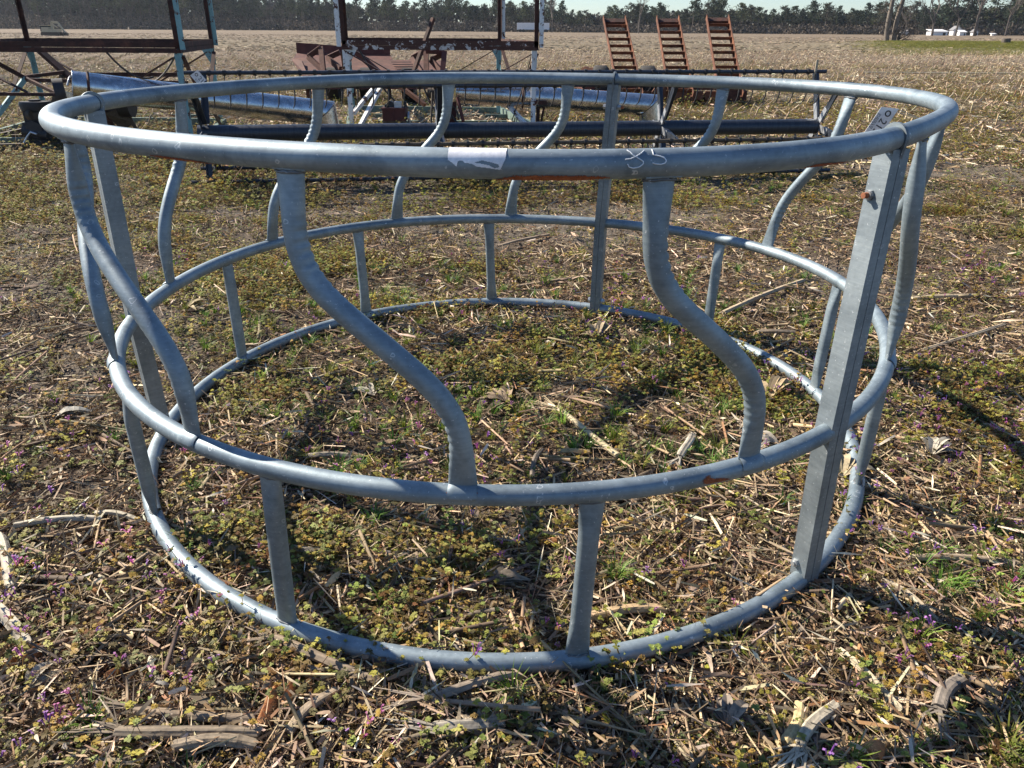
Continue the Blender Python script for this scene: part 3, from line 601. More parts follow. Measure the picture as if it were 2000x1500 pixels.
for fr_x, Yx in ((300, 9.6), (470, 10.2)):
    mb = MB(); q = at(fr_x-55, 215, Yx); mb.bar(q, q*np.array([1, 1, 0])+np.array([.12, .05, 0]), .05, .04); mb.build('support', M_brown, g1)
mb = MB(); q = at(132, 176, 8.85); n_ = 28      # mouth piece / chute ring on the open end
mb.tube([q-gd*.12-gb*.05, q-gd*.02-gb*.03], .15, 28, caps=False); mb.tube([q-gd*.12-gb*.05, q-gd*.12-gb*.05+gd*.012], .15, 28, caps=False); o = mb.build('boot_ring', M_black, g1)
s_ = MB(); s_.plate([q-gd*.08-gb*.10-ga*.0, q+gd*.05-gb*.14, q+gd*.07-gb*.03, q-gd*.02-gb*.01], ga+gb*.3, .004); s_.build('flap', M_auger, g1)
# boot of the middle auger: motor, hoses, drum
mb = MB(); q = at(872, 184, 11.0); mb.tube([q-hd*.10, q+hd*.04], .15, 24); mb.tube([q-hd*.25, q-hd*.1], .07, 14); mb.build('boot', M_brown, g2)
for k in range(7):
    mb = MB(); a = q+np.array([random.uniform(-.3, .1), random.uniform(-.15, .1), random.uniform(-.1, .1)]); b = at(random.uniform(835, 900), random.uniform(225, 243), 10.8); mid = lerp(a, b, .5)+np.array([random.uniform(-.15, .15), 0, random.uniform(-.1, .05)])
    pts = [(1-t)**2*a+2*t*(1-t)*mid+t*t*b for t in np.linspace(0, 1, 10)]; mb.tube(pts, .014, 7); mb.build('hose', M_black if k % 3 else M_brown, g2)
mb = MB(); mb.bar(at(838, 200, 10.9), at(858, 190, 10.9), .03, .03); mb.bar(at(893, 190, 10.8), at(905, 238, 10.7), .035, .03); mb.bar(at(880, 200, 11), at(880, 245, 10.9), .16, .06); mb.build('boot_bracket', M_redrust, g2)
# small engine
e0 = at(773, 242, 10.6)
eng = empty('small_engine', (e0[0], e0[1], 0), 'small red boxy engine standing between the legs of the white-legged frame', 'engine')
cx_, cy_ = e0[0], e0[1]; s = .36
mb = MB(); zt = at(773, 212, 10.6)[2]; zb_ = at(773, 234, 10.6)[2]; wz = zt-zb_
mb.box((cx_-.075, cy_, (zt+zb_)/2), (.145, .26, wz)); mb.box((cx_+.075, cy_, (zt+zb_)/2), (.15, .26, wz)); mb.box((cx_, cy_, zt+.008), (.32, .28, .02)); mb.build('fuel_tank', M_redrust, eng)
mb = MB(); mb.tube([np.array((cx_-.05, cy_-.05, zt+.045)), np.array((cx_-.05, cy_+.05, zt+.045))], .05, 16); mb.box((cx_-.10, cy_, zt+.03), (.05, .1, .05)); mb.build('air_filter', M_black, eng); mb = MB(); mb.tube([np.array((cx_+.14, cy_, zt)), np.array((cx_+.14, cy_, zt+.09))], .02, 10); mb.build('filler_cap', M_black, eng)
mb = MB(); mb.box((cx_+.05, cy_-.03, zt+.05), (.09, .08, .075)); mb.build('muffler', M_plate, eng)
mb = MB(); mb.bar((cx_-.13, cy_-.1, zb_), (cx_-.13, cy_-.1, 0), .04, .04); mb.bar((cx_+.13, cy_-.1, zb_), (cx_+.13, cy_-.1, 0), .04, .04); mb.box((cx_, cy_, zb_-.06), (.22, .2, .12)); mb.build('mount', M_brown, eng)
mb = MB(); mb.tube([np.array((cx_+.17, cy_, zb_+.03)), np.array((cx_+.19, cy_, zb_+.03))], .075, 20); mb.build('flywheel', M_plate, eng)
# black power unit at the left
b0 = at(88, 282, 9.0)
pu = empty('power_unit', (b0[0], b0[1], 0), 'black greasy power unit with round cap on skid rails at far left', 'engine')
x, y = b0[0], b0[1]; zt = at(88, 198, 9.0)[2]
mb = MB(); mb.tube([np.array((x, y, zt-.09)), np.array((x, y, zt-.03)), np.array((x, y, zt))], [.15, .165, .155], 24); mb.tube([np.array((x, y, zt)), np.array((x, y, zt+.02))], .06, 16); mb.build('round_cap', M_black, pu)
mb = MB(); mb.box((x, y, zt-.16), (.2, .22, .16)); mb.box((x+.02, y, zt-.32), (.26, .3, .22)); mb.tube([np.array((x-.12, y-.12, zt-.30)), np.array((x+.15, y-.12, zt-.34))], .07, 14); mb.tube([np.array((x+.02, y-.18, zt-.28)), np.array((x+.02, y+.1, zt-.28))], .09, 18); mb.build('engine_block', M_black, pu)
mb = MB(); mb.tube([np.array((x-.02, y-.16, zt-.13)), np.array((x+.02, y-.16, zt-.13))], .05, 12); mb.box((x+.03, y-.12, zt-.14), (.10, .03, .07)); mb.build('filter', M_brown, pu)
pts = [at(72, 262, 8.8), at(60, 258, 8.8), at(54, 266, 8.8), at(47, 280, 8.8), at(44, 292, 8.8)]
mb = MB(); mb.tube(pts, .012, 7); mb.build('cable', M_plate, pu)
for (xa, ya, Ya, xb, yb, Yb) in ((-60, 291, 8.6, 118, 286, 8.9), (-60, 272, 9.4, 60, 270, 9.6), (0, 268, 9.5, 62, 254, 9.9)):
    mb = MB(); mb.bar(at(xa, ya, Ya), at(xb, yb, Yb), .05, .09); mb.build('skid_rail', M_brown, pu)
# transmission heap under the left auger
h0 = at(225, 250, 9.6); hp = empty('gearbox', (h0[0], h0[1], 0), 'dark greasy gearbox with brown guard panels under the left auger tube', 'machine part')
mb = MB(); mb.tube([at(175, 212, 9.7), at(262, 212, 9.9)], .10, 18); mb.tube([at(235, 206, 9.6), at(258, 206, 9.6)], .13, 18); mb.build('housing', M_black, hp)
for (pp, mt) in (([(205, 222), (232, 212), (262, 240), (240, 256)], M_brown), ([(190, 214), (206, 218), (232, 254), (214, 258)], M_oldrust), ([(170, 225), (190, 222), (200, 258), (176, 262)], M_brown)):
    mb = MB(); mb.plate([at(a, b, 9.5+i*.05) for i, (a, b) in enumerate(pp)], (0, -1, .3), .012); mb.build('guard_panel', mt, hp)

# ------------------------------------------------------------------ red flat implement
i0 = gp(720, 212); imp = empty('farm_implement', (i0[0], i0[1], 0), 'wide rusty red farm implement with low deck and back panel behind the white-legged frame', 'farm implement')
mb = MB(); mb.plate([at(578, 83, 16.6), at(762, 97, 16.2), at(762, 108, 16.2), at(580, 104, 16.6)], (0, -1, 0), .02); mb.plate([at(580, 104, 16.6), at(762, 108, 16.2), at(770, 121, 15.9), at(572, 116, 16.2)], (0, -1, .5), .02); mb.build('back_panel', M_redrust, imp)
mb = MB(); mb.plate([at(575, 116, 16.2), at(862, 121, 15.9), at(868, 150, 14.9), at(600, 150, 14.9)], (0, 0, 1), .05); dk = mb.build('deck', M_deck, imp)
mb = MB(); d0 = at(600, 158, 14.85); d1 = at(866, 158, 14.85); mb.plate([at(598, 148, 14.85), at(868, 148, 14.85), at(860, 174, 14.75), at(612, 174, 14.75)], (0, -1, 0), .05); mb.build('front_panel', M_redrust, imp)
mb = MB(); mb.plate([at(568, 114, 15.9), at(590, 119, 15.6), at(604, 152, 14.8), at(592, 150, 14.8)], (-.5, -1, .6), .03); mb.build('side_tray', M_deck, imp)
for yy in (124.5, 129, 133.5, 138):
    m2 = MB(); Yq = 15.7-(yy-124)*.04; m2.bar(at(764+(yy-124)*.6, yy, Yq)+np.array([0, 0, .03]), at(812+(yy-124)*.3, yy, Yq)+np.array([0, 0, .03]), .035, .008); sub(m2, 'slot', M_dark, dk)
def tri(pts, Ys, mat):
    mb = MB(); P3 = [at(a, b, c) for (a, b), c in zip(pts, Ys)]
    for i in range(len(P3)-1): mb.bar(P3[i], P3[i+1], .09, .06, (0, 1, .2))
    mb.build('bracket', mat, imp)
tri([(641, 147), (602, 111), (627, 93), (632, 145)], [14.9, 15.3, 15.3, 14.9], M_deck); tri([(665, 135), (640, 113), (664, 102)], [15, 15.4, 15.4], M_deck)
tri([(826, 145), (805, 113), (832, 98), (833, 142)], [14.9, 15.3, 15.3, 14.9], M_deck); tri([(832, 99), (868, 101), (864, 145)], [15.1, 15.1, 14.8], M_redrust); tri([(862, 140), (842, 117), (864, 106)], [14.9, 15.2, 15.2], M_deck)
tri([(690, 97), (742, 143)], [14.6, 14.5], M_redrust)
for px in (655, 720, 800):
    mb = MB(); c = at(px, 185, 15.4); c[2] = .30; mb.tube([c-np.array([.11, 0, 0]), c+np.array([.11, 0, 0])], .30, 28); w = mb.build('wheel', M_tyre, imp); m2 = MB(); m2.tube([c-np.array([.115, 0, 0]), c+np.array([.115, 0, 0])], .14, 16); sub(m2, 'rim', M_oldrust, w)
mb = MB()
for px in (600, 690, 760, 850): q = at(px, 165, 15.2); mb.bar(q, q*np.array([1, 1, 0]), .06, .06)
mb.build('stand', M_oldrust, imp)

# ------------------------------------------------------------------ low trailer with three raised ramps
t0 = gp(1300, 202); trl = empty('ramp_trailer', (t0[0], t0[1], 0), 'low rusty orange trailer with three raised ladder ramps, right of the middle', 'trailer')
mb = MB(); zd = .30
dk_ = [np.array([*at(1060, 143, 17.3)[:2], zd]), np.array([*at(1400, 143, 17.3)[:2], zd]), np.array([*at(1450, 200, 14.9)[:2], zd]), np.array([*at(1140, 200, 14.9)[:2], zd])]
mb.plate(dk_, (0, 0, 1), .05); mb.build('deck', M_redrust, trl)
mb = MB()
for xa, xb in ((1140, 1288), (1292, 1372), (1376, 1412)): mb.bar(np.array([*at(xa, 192, 14.8)[:2], .19]), np.array([*at(xb, 192, 14.8)[:2], .19]), .07, .15)
mb.build('front_beam', M_orangerust, trl)
mb = MB(); mb.bar(np.array([*at(1412, 192, 14.8)[:2], .20]), np.array([*at(1455, 192, 14.8)[:2], .20]), .2, .17); mb.bar(np.array([*at(1140, 180, 14.9)[:2], .12]), np.array([*at(1450, 180, 14.9)[:2], .12]), .05, .05); mb.build('cross_member', M_oldrust, trl)
mb = MB(); mb.bar(at(1050, 143, 16.4), at(1180, 144, 16), .10, .08); mb.build('tongue', M_orangerust, trl); mb = MB(); mb.bar(at(1140, 137, 16.2), at(1185, 138, 15.8), .14, .10); mb.bar(at(1145, 130, 16.2), at(1145, 140, 16.2), .09, .09); mb.build('hitch', M_orangerust, trl)
mb = MB(); mb.plate([np.array([*at(1288, 170, 14.75)[:2], .45]), np.array([*at(1262, 185, 14.75)[:2], .1]), np.array([*at(1300, 185, 14.75)[:2], .15]), np.array([*at(1300, 185, 14.75)[:2], .35])], (0, -1, 0), .05); mb.build('side_plate', M_orangerust, trl)
for px in (1172, 1264):
    c = at(px, 160, 15.2); c[2] = .34; mb = MB(); hw = .13
    mb.tube([c-np.array([hw, 0, 0]), c-np.array([hw*.8, 0, 0]), c+np.array([hw*.8, 0, 0]), c+np.array([hw, 0, 0])], [.29, .33, .33, .29], 32); w = mb.build('wheel', M_tyre, trl)
    m2 = MB(); m2.tube([c-np.array([hw+.01, 0, 0]), c+np.array([hw+.01, 0, 0])], .17, 20); sub(m2, 'rim', M_oldrust, w)
for (bx, tx, w0, ty, bd) in ((1207, 1177, 47, 39, 190), (1305, 1281, 41, 39, 190), (1402, 1378, 39, 37, 190)):
    pb = at(bx, bd, 14.62); pt_ = at(tx, ty, 16.9); wd = .445; xr = np.array([1, 0, 0]); dd = (pt_-pb)/np.linalg.norm(pt_-pb); nn = np.cross(xr, dd); nn /= np.linalg.norm(nn)
    L = np.linalg.norm(pt_-pb); mb = MB()
    for q in (0, wd): mb.angle(pb+xr*q, pb+xr*q+dd*L, nn*.10, xr*(.045 if q == 0 else -.045), .012)
    rmp = mb.build('ramp', M_ramp, trl); m2 = MB(); m2.bar(pb+dd*(L-.08)+xr*.02, pb+dd*(L-.08)+xr*(wd-.02), .13, .08, nn); sub(m2, 'end_plate', M_oldrust, rmp)
    for k in range(10):
        m2 = MB(); p = pb+dd*(L*(.06+k*.092)); m2.angle(p+xr*.012+nn*.01, p+xr*(wd-.012)+nn*.01, dd*.05, nn*.06, .008); sub(m2, 'rung', M_ramp, rmp)

# loose hoses, bolts and straps that hang on the frames
def hang(fr, name, mat, a, b, sag, r=.012):
    a = np.array(a); b = np.array(b); mid = (a+b)/2-np.array([0, 0, sag]); pts = [(1-t)**2*a+2*t*(1-t)*mid+t*t*b for t in np.linspace(0, 1, 12)]; mb = MB(); mb.tube(pts, r, 6); mb.build(name, mat, fr)
hang(frA, 'hose', M_black, at(200, 92, 9.6), at(300, 150, 9.8), .25); hang(frA, 'hose', M_black, at(348, 95, 9.1), at(300, 160, 9.4), .1, .01); hang(frA, 'cable', M_brown, at(130, 155, 10), at(250, 240, 9.8), .05, .009)
hang(frB, 'hose', M_black, at(700, 94, 10.9), at(780, 205, 10.8), .15, .011); hang(frB, 'hose', M_black, at(820, 150, 11), at(868, 235, 10.8), .2, .012); hang(frB, 'cable', M_brown, at(1040, 100, 10.8), at(1000, 235, 10.8), .08, .008)
for fr_, Pq_ in ((frB, BF), (frA, AF)):
    for i in range(4):
        for z_ in (.98, 1.03):
            j = (i+1) % 4; d_ = (Pq_[j]-Pq_[i])/np.linalg.norm(Pq_[j]-Pq_[i]); p = Pq_[i]+d_*.12+np.array([0, 0, z_]); mb = MB(); mb.tube([p-np.array([0, .02, 0]), p+np.array([0, .02, 0])], .014, 6, smooth=False); mb.build('bolt', M_brown, fr_)
mb = MB(); q_ = at(150, 205, 9.5); th = np.linspace(0, 4*math.pi*1.3, 60); mb.tube([q_+np.array([math.cos(a)*.13, .02*a/6, math.sin(a)*.11]) for a in th], .012, 6); mb.build('hose_coil', M_black, hp)

# ------------------------------------------------------------------ trees and distant things
def clump(V, Fq, C, c, r, n, col, sz, up=0.3):
    for _ in range(n):
        p = c+RNG.normal(0, 1, 3)*r*np.array([.5, .5, .4]); a = RNG.normal(0, 1, 3); a /= np.linalg.norm(a); b = np.cross(a, RNG.normal(0, 1, 3)); b /= np.linalg.norm(b); s = sz*RNG.uniform(.5, 1.2); k = len(V)
        V += [p-a*s, p+b*s*.6, p+a*s, p-b*s*.6]; Fq.append((k, k+1, k+2, k+3)); C.append(np.array(col)*RNG.uniform(.55, 1.5))
def limb(V, Fq, p0, p1, r0, r1, sides=5):
    d = p1-p0; a = np.cross(d, (0, 0, 1.)); 
    if np.linalg.norm(a) < 1e-3: a = np.array([1., 0, 0])
    a /= np.linalg.norm(a); b = np.cross(d, a); b /= np.linalg.norm(b); k = len(V)
    for p, r in ((p0, r0), (p1, r1)):
        for j in range(sides): t = 2*math.pi*j/sides; V.append(p+(a*math.cos(t)+b*math.sin(t))*r)
    Fq += [(k+j, k+(j+1) % sides, k+sides+(j+1) % sides, k+sides+j) for j in range(sides)]
M_bark = weathered('bark', [(.3, (.05, .04, .034)), (.7, (.13, .11, .095))], 5, .95, 0, .4, .01); M_barkp = weathered('pale_bark', [(.3, (.10, .085, .07)), (.7, (.22, .19, .16))], 4, .95, 0, .4, .01)
def pine(h, cw, bare, col):
    tv, tf = [], []; V, Fq, C = [], [], []; lean = RNG.normal(0, .02, 2); top = np.array([lean[0]*h, lean[1]*h, h]); limb(tv, tf, np.zeros(3), top*.6, .018*h, .012*h); limb(tv, tf, top*.6, top*.97, .012*h, .004*h)
    nb = int(26+10*RNG.random())
    for i in range(nb):
        t = bare+(1-bare)*(i+RNG.random())/nb; w = cw*(1-((t-bare)/(1-bare))**1.6*.75)*RNG.uniform(.45, 1.1); a = RNG.random()*6.28; p0 = top*t; p1 = p0+np.array([math.cos(a)*w, math.sin(a)*w, w*.22]); limb(tv, tf, p0, p1, .004*h, .0015*h, 3); clump(V, Fq, C, p1, w*.38+.25, 24, col, .26); clump(V, Fq, C, (p0+p1)/2, w*.3+.2, 10, col, .24)
    for i in range(8): t = RNG.uniform(.12, bare); a = RNG.random()*6.28; w = cw*.5*RNG.random(); limb(tv, tf, top*t, top*t+np.array([math.cos(a)*w, math.sin(a)*w, .1]), .003*h, .001*h, 3)
    return tv, tf, V, Fq, C
def bare_tree(h, spread, depth=5, thin=1., nb=3):
    tv, tf, V, Fq, C = [], [], [], [], []
    def grow(p, d, L, r, k):
        q = p+d*L; limb(tv if k > depth-3 else V, tf if k > depth-3 else Fq, p, q, r, r*.7, 5 if k > depth-3 else 3)
        if k == 0: return
        for i in range(nb if k > 1 else nb+1):
            e = d+RNG.normal(0, spread, 3)+np.array([0, 0, .12]); e /= np.linalg.norm(e); grow(q if i else p+d*L*RNG.uniform(.5, 1), e, L*RNG.uniform(.55, .82), r*.6, k-1)
    grow(np.zeros(3), np.array([RNG.normal(0, .03), 0, 1.]), h*.30, h*.016*thin, depth); return tv, tf, V, Fq, C
def tree_proto(kind, args):
    tv, tf, V, Fq, C = (pine if kind == 'pine' else bare_tree)(*args); tm_ = make_mesh('trunk', tv, [tuple(f) for f in tf], M_bark)
    cm = make_mesh('crown', V, [tuple(f) for f in Fq], M_tree, np.array(C)) if kind == 'pine' else make_mesh('branches', V, [tuple(f) for f in Fq], M_bark)
    return tm_, cm
def put_tree(name, pr, loc, s, rz, label, group, cat='tree', crown='crown'):
    r = empty(name, tuple(loc), label, cat, group); r.scale = (s[0], s[0], s[1]); r.rotation_euler = (0, 0, rz); link('trunk', pr[0], r); link(crown, pr[1], r); return r
PG = [(.05, .068, .045), (.04, .055, .042), (.075, .09, .05), (.07, .075, .055)]
pines = [tree_proto('pine', (10, RNG.uniform(2.0, 2.9), RNG.uniform(.38, .55), PG[i % 4])) for i in range(7)]; shrubs = [tree_proto('pine', (10, 2.6, .12, PG[i % 4])) for i in range(3)]
bares = [tree_proto('bare', (10, .33, 5, 1.0, 3)) for i in range(4)]
def base(px, D): q = at(px, 60, D); return np.array([q[0], q[1], float(hfun(np.array([q[0]]), np.array([q[1]]))[0])-.05])
def hprof(px):   # tree height in photo pixels above the field edge
    return np.interp(px, [-200, 350, 560, 640, 760, 900, 1080, 1130, 1250, 1330, 1440, 1500, 1600, 1750, 1850, 2200], [84, 80, 66, 56, 54, 62, 52, 38, 50, 50, 54, 44, 52, 50, 66, 64])
def dprof(px): return np.interp(px, [-200, 600, 1100, 1500, 1800, 2200], [300, 300, 270, 250, 240, 225])
for row, dd, n in ((0, 0, 128), (1, 9, 110)):
    for i in range(n):
        px = -190+2380*(i+RNG.uniform(-.4, .4))/n+row*9; D = dprof(px)+dd+RNG.uniform(-3, 3); h = hprof(px)*RNG.uniform(.66, 1.06)/F*D*1.0/10
        if px > 1790 and RNG.random() < .5: continue
        left = px < 640
        if (left and RNG.random() < .3) or RNG.random() < .06: put_tree('bare_tree', bares[RNG.integers(4)], base(px, D-3), (h*.72, h*.85), RNG.random()*6.28, 'leafless grey tree mixed into the dense tree line beyond the field', 'leafless trees in the far tree line', crown='branches')
        elif px > 1120: put_tree('pine_tree', pines[RNG.integers(7)], base(px, D), (h*1.15, h), RNG.random()*6.28, 'dark round-topped pine in the tree line right of the white box trailer', 'pines in the right half of the far tree line')
        else: put_tree('pine_tree', pines[RNG.integers(7)], base(px, D), (h*1.0, h), RNG.random()*6.28, 'dark bluish pine in the tree line from the left edge to the white box trailer', 'pines in the left half of the far tree line')
# the wood behind the front rows and the brush along its foot, each one mass
def mass(name, n, hlo, hhi, dd, col, sz, label, pxr=(-230, 2230)):
    V, Fq, C = [], [], []
    px = RNG.uniform(*pxr, n); 
    for p in px:
        D = dprof(p)+dd+RNG.uniform(0, 12); b = base(p, D); H = hprof(p)/F*D; z = RNG.uniform(hlo, hhi)*H; clump(V, Fq, C, b+np.array([0, 0, z]), 1.0, 5, col, sz)
    return tag(link(name, make_mesh(name, V, [tuple(f) for f in Fq], M_tree, np.array(C))), label, 'woodland', kind='stuff')
mass('woodland', 11000, .0, .62, 16, (.07, .07, .062), .8, 'dark interior of the wood behind the front trees'); mass('woodland_edge', 4000, 0, .75, 16, (.08, .085, .085), .8, 'dense dark wood behind the leafless trees at left', (-230, 700))
mass('brush', 5500, 0, .26, -4, (.14, .12, .10), .35, 'low grey brown brush along the foot of the tree line')
# bare trees with their own place
def solo(px, D, hp, pr_, wide, label, mat=None, cat='tree'):
    h = hp/F*D/10*1.05; r = put_tree('bare_tree', pr_, base(px, D), (h*wide, h), RNG.random()*6, label, None, cat, 'branches')
    if mat:
        for c in r.children: c.data = c.data.copy(); c.data.materials.clear(); c.data.materials.append(mat)
solo(1247, 236, 84, bares[0], .75, 'tall pale leafless tree rising above the pines between the first two ramps', M_barkp); solo(1078, 250, 66, bares[1], .9, 'leafless pale tree above the white box trailer', M_barkp)
solo(1822, 205, 98, bares[2], 1.35, 'spreading leafless oak left of the white gabled house'); solo(1905, 205, 112, bares[3], 1.5, 'biggest spreading leafless oak right of the white gabled house'); solo(1768, 215, 62, bares[1], 1.3, 'low rounded leafless tree just right of the slender trunks'); solo(1965, 215, 84, bares[0], 1.3, 'leafless tree at the far right edge of the tree line'); solo(1868, 212, 92, bares[1], 1.2, 'leafless tree directly behind the white gabled house')
for i, (px, hp) in enumerate(((1852, 84), (1885, 80), (1935, 66), (1985, 60), (1800, 46), (2040, 62))): D = 236; put_tree('pine_tree', shrubs[i % 3], base(px, D), (hp/F*D/10*1.3, hp/F*D/10), i, 'full dark evergreen behind the spreading oaks at far right', 'evergreens behind the oaks at far right')
# clump of three slender trunks on the bank
q0 = base(1742, 77); tr = empty('slender_tree', tuple(q0), 'clump of slender leaning leafless trunks on the grassy bank at right', 'tree')
for (a, b, r0, hgt) in (((1731, 88), (1749, -60), .24, 1), ((1743, 88), (1776, -60), .24, 1), ((1754, 88), (1759, 60), .13, 1)):
    p0 = at(a[0], a[1]+1, 77)-q0; p1 = at(b[0], b[1], 77)-q0; mb = MB(); n = 14; pts = [p0*(1-t)+p1*t+np.array([math.sin(t*7+a[0])*.10, 0, 0]) for t in np.linspace(0, 1, n)]; mb.tube(pts, np.linspace(r0, r0*.55, n), 9)
    me = mb.mesh('trunk', M_barkp if hgt else M_bark); link('trunk', me, tr); V, Fq = [], []
    def tw(p, d, L, r, k):
        q = p+d*L; limb(V, Fq, p, q, r, r*.6, 4)
        if k:
            for _ in range(3): e = d+RNG.normal(0, .5, 3)+np.array([0, 0, .1]); e /= np.linalg.norm(e); tw(q if _ else p+d*L*.6, e, L*RNG.uniform(.5, .8), r*.6, k-1)
    for k in range(16):
        t = RNG.uniform(.12, .97); d = np.array([RNG.normal(0, 1), RNG.normal(0, .6), RNG.uniform(.1, .9)]); d /= np.linalg.norm(d); tw(p0*(1-t)+p1*t, d, RNG.uniform(.4, 1.1), .035, 3)
    link('branches', make_mesh('branches', V, [tuple(f) for f in Fq], M_bark), tr)
# stump on the bank
s0 = base(1970, 66); mb = MB(); n = 20; th = np.arange(n)*2*math.pi/n; rs = .27*(1+.15*RNG.random(n)); V = []
for z, k in ((-.1, 1.35), (.12, 1.08), (.38, 1.0)): V += [(math.cos(t)*r*k, math.sin(t)*r*k, z+.05*RNG.random()*(z > .3)) for t, r in zip(th, rs)]
mb.add(V, [(i*n+j, i*n+(j+1) % n, (i+1)*n+(j+1) % n, (i+1)*n+j) for i in range(2) for j in range(n)]+[tuple(2*n+j for j in range(n))]); o = link('tree_stump', mb.mesh('tree_stump', M_bark)); o.location = s0; tag(o, 'dark stump on the green bank at the right edge', 'stump')
# white box trailer
w0 = base(1041, 268); ts = empty('box_trailer', tuple(w0), 'long white box trailer parked at the far edge of the field', 'trailer'); k = 268/F
mb = MB(); mb.box((0, 0, 1.75), (57*k, 2.4, 2.0)); mb.build('body', M_shop, None).parent = ts
mb = MB(); mb.box((0, -1.18, .72), (57*k-.4, .1, .14)); mb.box((-3.4, -1.0, .45), (.15, .15, .7)); link('chassis', mb.mesh('chassis', M_dark), ts)
for x in (-4.0, -3.0, 3.0, 4.1):
    mb = MB(); mb.tube([np.array((x, -1.22, .45)), np.array((x, -.9, .45))], .45, 16); link('wheel', mb.mesh('wheel', M_tyre), ts)
for c in ts.children: c.location = (0, 0, 0)
# houses and sheds at far right
def house(px, D, wpx, hpx, label, gable=True, name='house', doors=1):
    k = D/F; b = base(px, D); r = empty(name, tuple(b), label, name.replace('_', ' ')); w = wpx*k; h = hpx*k; d = w*.9
    mb = MB(); hw = h*.62; mb.box((0, 0, hw/2), (w, d, hw))
    if gable: mb.add([(-w/2, -d/2, hw), (w/2, -d/2, hw), (0, -d/2, h), (-w/2, d/2, hw), (w/2, d/2, hw), (0, d/2, h)], [(0, 1, 2), (5, 4, 3)])
    link('wall', mb.mesh('wall', M_shop), r); mb = MB()
    if gable:
        for sx in (-1, 1): mb.plate([(sx*(w/2+.2), -d/2-.25, hw-.12), (0, -d/2-.25, h+.06), (0, d/2+.25, h+.06), (sx*(w/2+.2), d/2+.25, hw-.12)], (sx*(h-hw), 0, w/2), .12)
    else: mb.plate([(-w/2-.2, -d/2-.2, hw+.05), (w/2+.2, -d/2-.2, hw+.05), (w/2+.2, d/2+.2, h), (-w/2-.2, d/2+.2, h)], (0, -1, 4), .12)
    link('roof', mb.mesh('roof', M_roof if gable else M_shop), r)
    for i in range(doors): mb = MB(); mb.box((w*(.28 if doors == 1 else -.25+.5*i), -d/2-.02, hw*.42), (w*.18, .05, hw*.7)); link('window', mb.mesh('window', M_dark), r)
house(1867, 225, 15, 15, 'white gabled house under the leafless oaks at far right', True); house(1879, 222, 11, 9, 'small white shed joined to the right of the gabled house', False, 'shed'); house(1831, 222, 26, 10, 'long low white shed left of the gabled house', False, 'shed'); house(1772, 228, 5, 8, 'tiny white pump house right of the slender trunks', True, 'pump_house'); house(1764, 228, 6, 5, 'small pale box left of the tiny pump house', False, 'storage_box'); house(1941, 225, 6, 4, 'small white box far right along the field edge', False, 'storage_box'); house(1904, 228, 9, 10, 'bluish white shed behind the big oak trunk', True, 'shed')
# mini excavator
x0 = base(101, 112); ex = empty('excavator', tuple(x0), 'small pale yellow excavator standing far off at the left', 'excavator'); k = 112/F; M_ex = plain('excavator_paint', (.45, .40, .28), .6)
Pq = lambda px, py, dy=0: np.array([(px-101)*k, dy, (66-py)*k])
for dy in (-.5, .5):
    mb = MB(); th = np.linspace(0, 2*math.pi, 24)[:-1]; mb.plate([np.array([math.copysign(.95, math.cos(t))+math.cos(t)*.25, dy, .27+math.sin(t)*.25]) for t in th], (0, 1, 0), .32); link('track', mb.mesh('track', M_brown), ex)
mb = MB(); mb.box((0, 0, .68), (2.0, 1.3, .36)); mb.box((-.55, 0, .95), (.9, 1.2, .3)); link('body', mb.mesh('body', M_ex), ex)
mb = MB(); mb.box(Pq(92, 54)+np.array([0, -.1, 0]), (1.0, .9, .75)); cb = link('cab', mb.mesh('cab', M_dark), ex); mb = MB(); mb.box(Pq(92, 48.4)+np.array([0, -.1, 0]), (1.1, 1.0, .08)); mb.box(Pq(92, 58.6)+np.array([0, -.1, 0]), (1.08, .98, .12)); link('roof', mb.mesh('roof', M_ex), cb)
mb = MB(); mb.bar(Pq(103, 58), Pq(104, 43), .2, .32); mb.bar(Pq(104, 43), Pq(115, 44), .2, .26); mb.bar(Pq(104, 46), Pq(112, 52), .12, .15); link('boom', mb.mesh('boom', M_ex), ex)
mb = MB(); mb.bar(Pq(115, 44), Pq(124, 60), .15, .2); link('stick', mb.mesh('stick', M_ex), ex); mb = MB(); mb.plate([Pq(121, 57, .2), Pq(127, 61, .2), Pq(126, 65, .2), Pq(121, 64, .2)], (0, 1, 0), .5); link('bucket', mb.mesh('bucket', M_brown), ex)
# twine stretched over the stubble
mb = MB(); mb.tube([gp(1685, 145)+np.array([0, 0, .06]), gp(1800, 145.5)+np.array([0, 0, .05]), gp(2080, 147)+np.array([0, 0, .06])], .016, 5); o = link('twine', mb.mesh('twine', M_string, (0, 0, 0))); tag(o, 'pale twine lying straight across the stubble at right', 'twine')

# thin morning haze over the fields
mt = bpy.data.materials.new('haze'); mt.use_nodes = True; t = mt.node_tree; t.nodes.remove(t.nodes['Principled BSDF']); vp = N(t, 'ShaderNodeVolumePrincipled'); vp.inputs['Density'].default_value = .00012; vp.inputs['Color'].default_value = (.80, .88, 1, 1); vp.inputs['Anisotropy'].default_value = .3
t.links.new(vp.outputs[0], t.nodes['Material Output'].inputs['Volume']); mb = MB(); mb.box((0, 560, 12), (1990, 1300, 30)); o = link('haze', mb.mesh('haze', mt)); tag(o, 'thin pale haze lying over the whole field', 'haze', kind='stuff')

